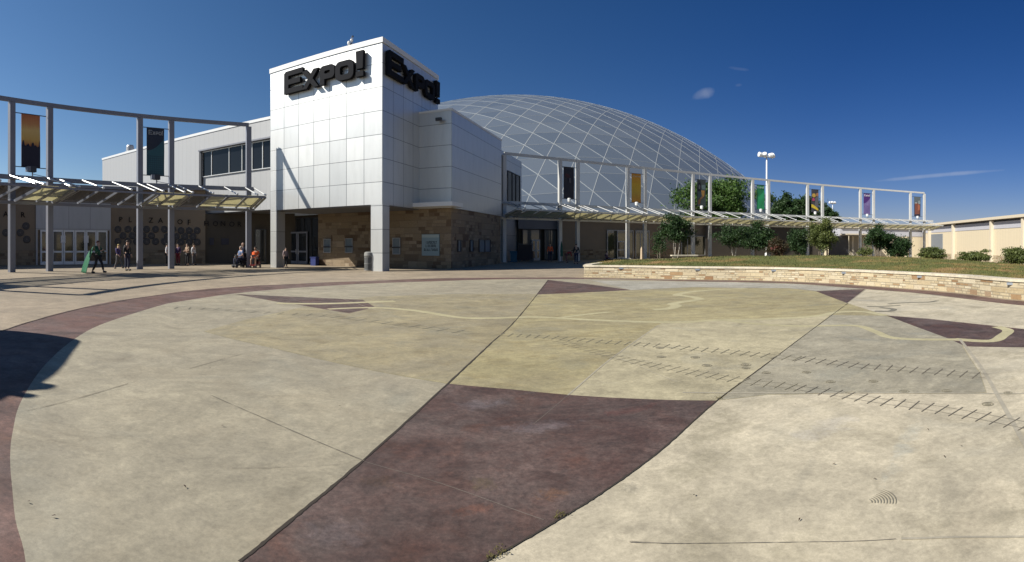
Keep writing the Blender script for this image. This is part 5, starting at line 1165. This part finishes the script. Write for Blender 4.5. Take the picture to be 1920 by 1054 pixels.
    for k, i in (('L', 4), ('R', 5)):
        sh, el, wr = P_('sh' + k), P_('el' + k), P_('wr' + k)
        if sleeves: cv += [el, el.lerp(wr, .85)]; r_ += [.056 * s_, .042 * s_]; e_ += [(i, len(cv) - 2), (len(cv) - 2, len(cv) - 1)]
        else: cv += [sh.lerp(el, .7)]; r_ += [.062 * s_]; e_ += [(i, len(cv) - 1)]
    skinmesh('shirt', cv, e_, r_, shirt, root, 1, 1)
    cv = [P_('pel') - ZZ * .0, P_('hiL'), P_('hiR')]; r_ = [(.15 * g * s_, .122 * g * s_), .104 * g * s_, .104 * g * s_]; e_ = [(0, 1), (0, 2)]
    for k, i in (('L', 1), ('R', 2)):
        kn, an = P_('kn' + k), P_('an' + k)
        if shorts: cv += [P_('hi' + k).lerp(kn, .85)]; r_ += [.08 * s_]; e_ += [(i, len(cv) - 1)]
        else: cv += [kn, kn.lerp(an, .9)]; r_ += [.072 * s_, .056 * s_]; e_ += [(i, len(cv) - 2), (len(cv) - 2, len(cv) - 1)]
    skinmesh('trousers', cv, e_, r_, legs, root, 0, 1)
    for k in 'LR':
        b = MB(); b.ball((0, 0, 0), (.055 * s_, .13 * s_, .055 * s_), 10, 6); q = P_('an' + k).lerp(P_('to' + k), .55); b.v = [tuple(q + Rm @ Vector(v)) for v in b.v]; b.build('shoe', flat('shoe_dark', (.03, .028, .028)), root, smooth=True)
    hc = W(Vector(J['hd1']) + Vector((0, -.015, .018))); b = MB(); b.ball((0, 0, 0), (.086 * s_, .10 * s_, .088 * s_), 12, 8); b.v = [tuple(hc + Rm @ Vector((v[0], v[1] - .012, v[2] if v[2] > -.01 or v[1] < 0 else -.01))) for v in b.v]
    if long_hair: b.ball(tuple(hc + Rm @ Vector((0, -.06, -.10))), (.07, .05, .13), 10, 6)
    b.build('hair', hair, root, smooth=True)
    if hat: b = MB(); b.lathe(hc + ZZ * .02, [(.14, 0), (.135, .012), (.095, .02), (.085, .085), (.05, .11)], 14); b.build('hat', hat, root, smooth=True)
    return root, W
c_ = lambda n, c: flat(n, c, .8)
blk, nav, gry, wht, tanc = c_('cloth_black', (.012, .012, .016)), c_('cloth_navy', (.02, .025, .06)), c_('cloth_grey', (.10, .10, .11)), c_('cloth_white', (.55, .56, .60)), c_('cloth_tan', (.28, .20, .13))
hbrown, hdark, hblond, hgrey = c_('hair_brown', (.05, .028, .015)), c_('hair_black', (.012, .010, .010)), c_('hair_blond', (.45, .34, .12)), c_('hair_grey', (.35, .33, .31))
r1, W1 = person(183.5, 28.8, 1.86, 'person in black with a long green cape trailing on the ground', 80, c_('cloth_green_dark', (.008, .09, .04)), blk, c_('hair_red', (.16, .05, .035)), pose='walk', arms=dict(elR=(.24, .16, 1.18), wrR=(.2, .38, 1.22), elL=(-.24, .12, 1.18), wrL=(-.18, .34, 1.15)))
b = MB(); n = 14; vs = []
for j in range(n + 1):
    t = j / n
    for i in range(13):
        u = i / 12 - .5; back = (.04 + .42 * t) * (.5 + u) + (.30 + 1.15 * t + .12 * sin(pi * t)) * (.5 - u); z = 1.52 * (1 - t ** 1.25) + .015; wd_ = .36 + .45 * t
        vs.append(W1((u * wd_, -back - .04 * sin(i * 1.7) * t, max(z, .012) + (.03 * sin(i * 1.7 + 1) * t if z > .1 else 0))))
fs = [(j * 13 + i, j * 13 + i + 1, j * 13 + i + 14, j * 13 + i + 13) for j in range(n) for i in range(12)]
b.add(vs, fs); cp_ = b.build('cape', flat('cape_green', (.009, .12, .055), .5), r1, smooth=True); md = cp_.modifiers.new('thickness', 'SOLIDIFY'); md.thickness = .012
person(222, 34.5, 1.68, 'person with yellow blond hair in a purple top walking behind the caped person', 95, c_('cloth_purple', (.05, .03, .14)), gry, hblond, pose='walk', long_hair=True)
person(238.5, 32.2, 1.92, 'tall person in dark clothes right of the person in the purple top', 95, blk, nav, hbrown, pose='stand')
person(313, 40.0, 1.76, 'person in a pale shirt left of the canopy post under the lettering', 60, wht, blk, hdark)
person(334, 41.0, 1.74, 'person in purple partly hidden by the canopy post under the lettering', 180, c_('cloth_plum', (.07, .03, .10)), c_('cloth_red', (.25, .02, .03)), hdark)
person(351.5, 40.2, 1.76, 'person with dark hair in a tan top holding something in front', 200, tanc, blk, hdark, arms=dict(elL=(-.25, .05, 1.16), wrL=(-.08, .26, 1.14), elR=(.25, .05, 1.16), wrR=(.08, .26, 1.14)), sleeves=False, long_hair=True)
person(363, 40.6, 1.72, 'person in a white top and dark trousers right of the person in tan', 90, wht, gry, hbrown)
person(455.5, 37.6, 1.78, 'bald person standing behind the seated person in a blue shirt', 175, nav, blk, c_('bald_scalp', (.5, .33, .25)))
person(535.5, 36.2, 1.45, 'person in a pale top and dark trousers beside the left tower column', 120, c_('cloth_pale_pink', (.30, .22, .22)), blk, hdark)
person(1080.5, 43.6, 1.72, 'person dressed all in black standing in the shade by a white canopy post', 200, blk, nav, hdark)
person(1137, 46, 1.6, 'crouching person in dark purple in front of the tan wall', 120, c_('cloth_mulberry', (.06, .012, .035)), blk, hdark, pose='squat')
person(1062, 47, 1.5, 'person in a red top bending forward beside the green post', 95, c_('cloth_bright_red', (.42, .03, .03)), c_('cloth_rose', (.25, .10, .09)), hdark, pose='bend')
person(1031.5, 50, 1.78, 'person in an orange top and dark trousers in front of the glass entrance', 180, c_('cloth_orange', (.70, .11, .03)), nav, hbrown)
# seated pair on mobility scooters
def scooter(px, d, heading, label, colr):
    base = at(px, d); root = thing('mobility_scooter', label, 'mobility scooter', base, 'mobility scooters by the tower'); Rm = Matrix.Rotation(radians(-heading), 3, 'Z'); W = lambda x, y, z: base + Rm @ Vector((x, y, z)); X, Y = Rm @ Vector((1, 0, 0)), Rm @ Vector((0, 1, 0)); A = (X, Y, ZZ)
    b = MB(); b.box(W(0, .12, .20), (.48, 1.0, .10), A); b.box(W(0, -.22, .34), (.44, .42, .20), A); b.build('chassis', colr, root)
    b = MB(); b.box(W(0, -.15, .50), (.50, .46, .09), A); b.build('seat', blk, root); b = MB(); b.box(W(0, -.38, .80), (.46, .09, .52), A); b.build('backrest', blk, root)
    for sx in (-.29, .29): b = MB(); b.box(W(sx, -.12, .70), (.06, .34, .05), A); b.tube([W(sx, -.28, .5), W(sx, -.28, .69)], .02, 6); b.build('armrest', M['dark'], root)
    b = MB(); b.tube([W(0, .55, .2), W(0, .42, .88)], .03, 7); b.tube([W(-.22, .40, .9), W(.22, .40, .9)], .02, 6); b.box(W(0, .42, .86), (.2, .12, .14), A); b.build('tiller', M['dark'], root)
    for sx, sy in ((-.24, -.35), (.24, -.35), (-.2, .52), (.2, .52)): b = MB(); b.lathe(W(sx, sy, .125), [(.03, -.045), (.12, -.04), (.125, 0), (.12, .04), (.03, .045)], 14, X); b.build('wheel', M['dark'], root)
scooter(452, 36.6, 205, 'black mobility scooter under the seated person in the blue shirt', blk)
scooter(479, 36.4, 170, 'red mobility scooter under the seated person in the orange shirt', flat('scooter_red', (.20, .012, .015), .35))
person(452, 36.75, 1.95, 'heavy seated person in a blue polo shirt on a mobility scooter', 205, c_('cloth_blue', (.10, .15, .28)), nav, hgrey, pose='sit', sleeves=False, girth=1.45, z=.04)
person(479, 36.5, 1.92, 'heavy seated person in a bright orange shirt and shorts on a mobility scooter', 170, c_('cloth_vivid_orange', (.85, .13, .02)), blk, hdark, skin=1, pose='sit', sleeves=False, shorts=True, girth=1.75, z=.04)

# ================================================================== SMALL THINGS
p = at(691.5, 31.95); v = thing('litter_bin', 'round slatted metal litter bin behind the front tower column', 'litter bin', p)
b = MB(); b.lathe(p, [(.23, .05), (.23, .85)], 18); b.build('liner', M['dark'], v)
b = MB(); b.keep = False
for k in range(20): a = 2 * pi * k / 20; q = p + Vector((cos(a), sin(a), 0)) * .27; b.box(q + ZZ * .46, (.03, .02, .84), (Vector((-sin(a), cos(a), 0)), Vector((cos(a), sin(a), 0)), ZZ))
for z in (.06, .46, .87): b.lathe(p + ZZ * z, [(.26, -.02), (.29, -.02), (.29, .02), (.26, .02)], 20)
b.build('slats', mat('bin_grey', (.22, .225, .22), .5), v)
b = MB(); b.lathe(p + ZZ * .92, [(.29, 0), (.30, .05), (.28, .22), (.2, .27), (.05, .28)], 18); b.build('hood', mat('bin_hood', (.24, .24, .225), .5), v)
P_ = stone_px(595); nn = (T0 - TV * 0) * 0 - TV; p = P_ + nn * .35; v = thing('recycling_bin', 'small dark blue bin against the brown stone wall beside the glass entrance', 'bin', p)
b = MB(); b.prism([p + TU * .27 + TV * .2, p - TU * .27 + TV * .2, p - TU * .25 - TV * .2, p + TU * .25 - TV * .2], 0, .62); b.build('body', flat('bin_blue', (.015, .03, .16), .5), v)
b = MB(); b.prism([p + TU * .3 + TV * .22, p - TU * .3 + TV * .22, p - TU * .3 - TV * .24, p + TU * .3 - TV * .24], .625, .68); b.build('lid', flat('bin_blue', (.015, .03, .16)), v)
p = at(963, 49); v = thing('recycling_bin', 'blue bin in the shade between the annex and the glass entrance', 'bin', p)
b = MB(); b.prism([p + Vector((x, y, 0)) for x, y in ((-.32, -.3), (.32, -.3), (.3, .3), (-.3, .3))], 0, .95); b.build('body', flat('bin_teal', (.02, .10, .16)), v)
b = MB(); b.prism([p + Vector((x, y, 0)) for x, y in ((-.36, -.34), (.36, -.34), (.34, .34), (-.34, .34))], .955, 1.04); b.build('lid', flat('bin_teal', (.02, .10, .16)), v)
p = at(1053, 48.5); v = thing('umbrella', 'narrow furled green umbrella on a stand in the shade by the entrance pier', 'umbrella', p)
b = MB(); b.lathe(p, [(.22, 0), (.22, .06), (.03, .08), (.025, 2.0)], 12); b.build('stand', M['dark'], v); b = MB(); b.lathe(p + ZZ * .55, [(.12, 0), (.13, .5), (.10, 1.0), (.03, 1.4)], 12); b.build('furled_canopy', flat('umbrella_green', (.015, .10, .06)), v)
p = at(985, 49.5); v = thing('covered_cart', 'tall dark covered cart standing in the shade in front of the glass entrance', 'cart', p)
b = MB(); b.prism([p + Vector(q_ + (0,)) for q_ in ((-.8, -.45), (.62, -.45), (.8, -.25), (.8, .45), (-.8, .45))], .22, 1.05); b.prism([p + Vector(q_ + (0,)) for q_ in ((-.7, -.38), (.55, -.38), (.68, -.2), (.68, .38), (-.7, .38))], 1.05, 1.66); b.build('cover', flat('cart_cover', (.03, .022, .025), .8), v)
b = MB(); b.box(p + ZZ * 1.72, (1.5, .9, .08)); b.build('roof', M['dark'], v)
for sx in (-.6, .6): b = MB(); b.lathe(p + Vector((sx, -.35, .2)), [(.03, -.05), (.2, -.05), (.2, .05), (.03, .05)], 14, Vector((0, 1, 0))); b.build('wheel', M['dark'], v)
# stone bench, pier, marker on the mound edge
d_ = 37.5; p = at(1283, d_, gz(1283, d_)); v = thing('stone_bench', 'pale stone bench with slab top under the rounded tree', 'bench', p); zt = Zof(479, d_)
b = MB(); b.box(Vector((p.x, p.y, zt)), (2.0, .5, .09)); b.build('slab', M['cap'], v)
for sx in (-.75, .75): b = MB(); q = p + Vector((sx, 0, 0)); b.prism([q + Vector(k) for k in ((-.12, -.2, 0), (.12, -.2, 0), (.12, .2, 0), (-.12, .2, 0))], p.z - .1, zt - .046); b.build('leg', M['stone'], v)
d_ = 44; p = at(1171, d_, 0); v = thing('stone_pier', 'short limestone pier with pale cap at the left end of the lawn', 'stone pier', p); b = MB(); b.prism([p + Vector(k) for k in ((-.25, -.25, 0), (.45, -.25, 0), (.45, .25, 0), (-.25, .25, 0))], 0, .42); b.build('block', M['stone'], v)
b = MB(); b.prism([p + Vector(k) for k in ((-.3, -.3, 0), (.5, -.3, 0), (.5, .3, 0), (-.3, .3, 0))], .425, .5); b.build('cap_stone', M['cap'], v)
d_ = 44; p = at(1203, d_, 0.1); v = thing('marker_post', 'tapering tan marker post between two white canopy posts', 'marker post', p)
b = MB(); b.lathe(p, [(.2, 0), (.2, .1), (.13, .12), (.10, 1.15), (.02, 1.38)], 4); b.build('shaft', flat('marker_tan', (.50, .38, .25)), v)
b = MB(); b.lathe(p, [(.26, -.02), (.26, .06), (.21, .1)], 4); b.build('base_block', M['cap'], v)
# fallen leaves and weeds
lf = flat('dead_leaf', (.045, .025, .012), .8); r = random.Random(11)
for k, (x, y) in enumerate([(1641, 898), (1564, 870), (1803, 836), (1771, 856), (1302, 928), (1499, 974), (101, 967), (637, 761), (417, 798), (375, 646), (394, 690), (1491, 757), (1740, 805), (54, 940), (347, 912), (628, 675)]):
    q = G(x, y, .014); a = r.uniform(0, 6.28); L_ = r.uniform(.010, .019); t_ = Vector((cos(a), sin(a), 0)); n_ = Vector((-sin(a), cos(a), 0)); b = MB(); b.keep = True
    b.add([q - t_ * L_ - ZZ * .004, q - n_ * L_ * .4 + ZZ * .004, q + t_ * L_ + ZZ * .006, q + n_ * L_ * .4 + ZZ * .005, q + ZZ * .001], [(0, 1, 4), (1, 2, 4), (2, 3, 4), (3, 0, 4)])
    o = b.build('fallen_leaf', lf); tag(o, 'tiny curled dead leaf lying on the concrete', 'leaf', 'dead leaves scattered on the plaza')
b = MB(); b.keep = True
for (x, y, n_, sp) in ((1052, 967, 46, .035), (1044, 973, 26, .02), (940, 1036, 60, .05), (920, 1048, 46, .03), (1347, 748, 60, .07)):
    q0 = G(x, y, .004)
    for k in range(n_):
        q = q0 + Vector((r.gauss(0, sp * .5), r.gauss(0, sp * .35), r.uniform(0, .02))); a = r.uniform(0, 6.28); t_ = Vector((cos(a), sin(a), r.uniform(.1, .8))) * r.uniform(.006, .013); n2_ = Vector((-sin(a), cos(a), 0)) * .003
        b.add([q - n2_, q + n2_, q + t_ + n2_ * .5, q + t_ - n2_ * .5], [(0, 1, 2, 3)])
struct(b.build('joint_weeds', flat('weed', (.10, .085, .02), .9)), 'stuff')['label'] = 'small yellow green weeds growing in the paving joint'
# unseen slab added left of the frame, outlined to cast this corner's shadow
Sh = Vector((sin(SUN_AZ), cos(SUN_AZ), 0)); hx = Vector((-Sh.y, Sh.x, 0)); hx = hx if hx.y < 0 else -hx; Q0 = Sh * 8.8
out_ = []
for x, y in ((0, 620), (70, 625), (145, 637), (147, 648), (138, 660), (122, 684), (102, 704), (82, 718), (86, 720.5), (98, 721), (106, 723.5), (105, 727), (92, 731), (70, 732.5), (50, 734), (46, 737), (58, 739), (70, 741), (71, 744), (60, 747), (42, 746.5), (32, 742), (18, 744), (0, 753)):
    g_ = G(x, y); t_ = (Q0 - g_).dot(Sh); out_.append(((g_).dot(hx), t_ * math.tan(SUN_EL)))
h0, h1 = out_[0][0], out_[-1][0]
sp_ = thing('shadow_slab', 'tall dark slab added unseen left of the camera to cast the shadow on the ring', 'sign', Q0 + hx * (h0 + h1) / 2)
out_ = [(q.x, q.y) for q in spline([Vector((a, c, 0)) for a, c in out_], 5)]
b = MB(); b.plate([(h1, .5)] + [(h0, .5)] + out_, Q0, hx, ZZ, .25); b.build('panel', M['dark'], sp_, tri=True)
b = MB(); b.box(Q0 + hx * (h0 + h1) / 2 + ZZ * .25 + Sh * .12, (1.6, .2, .5), (hx, Sh, ZZ)); b.build('plinth', M['soffit'], sp_)
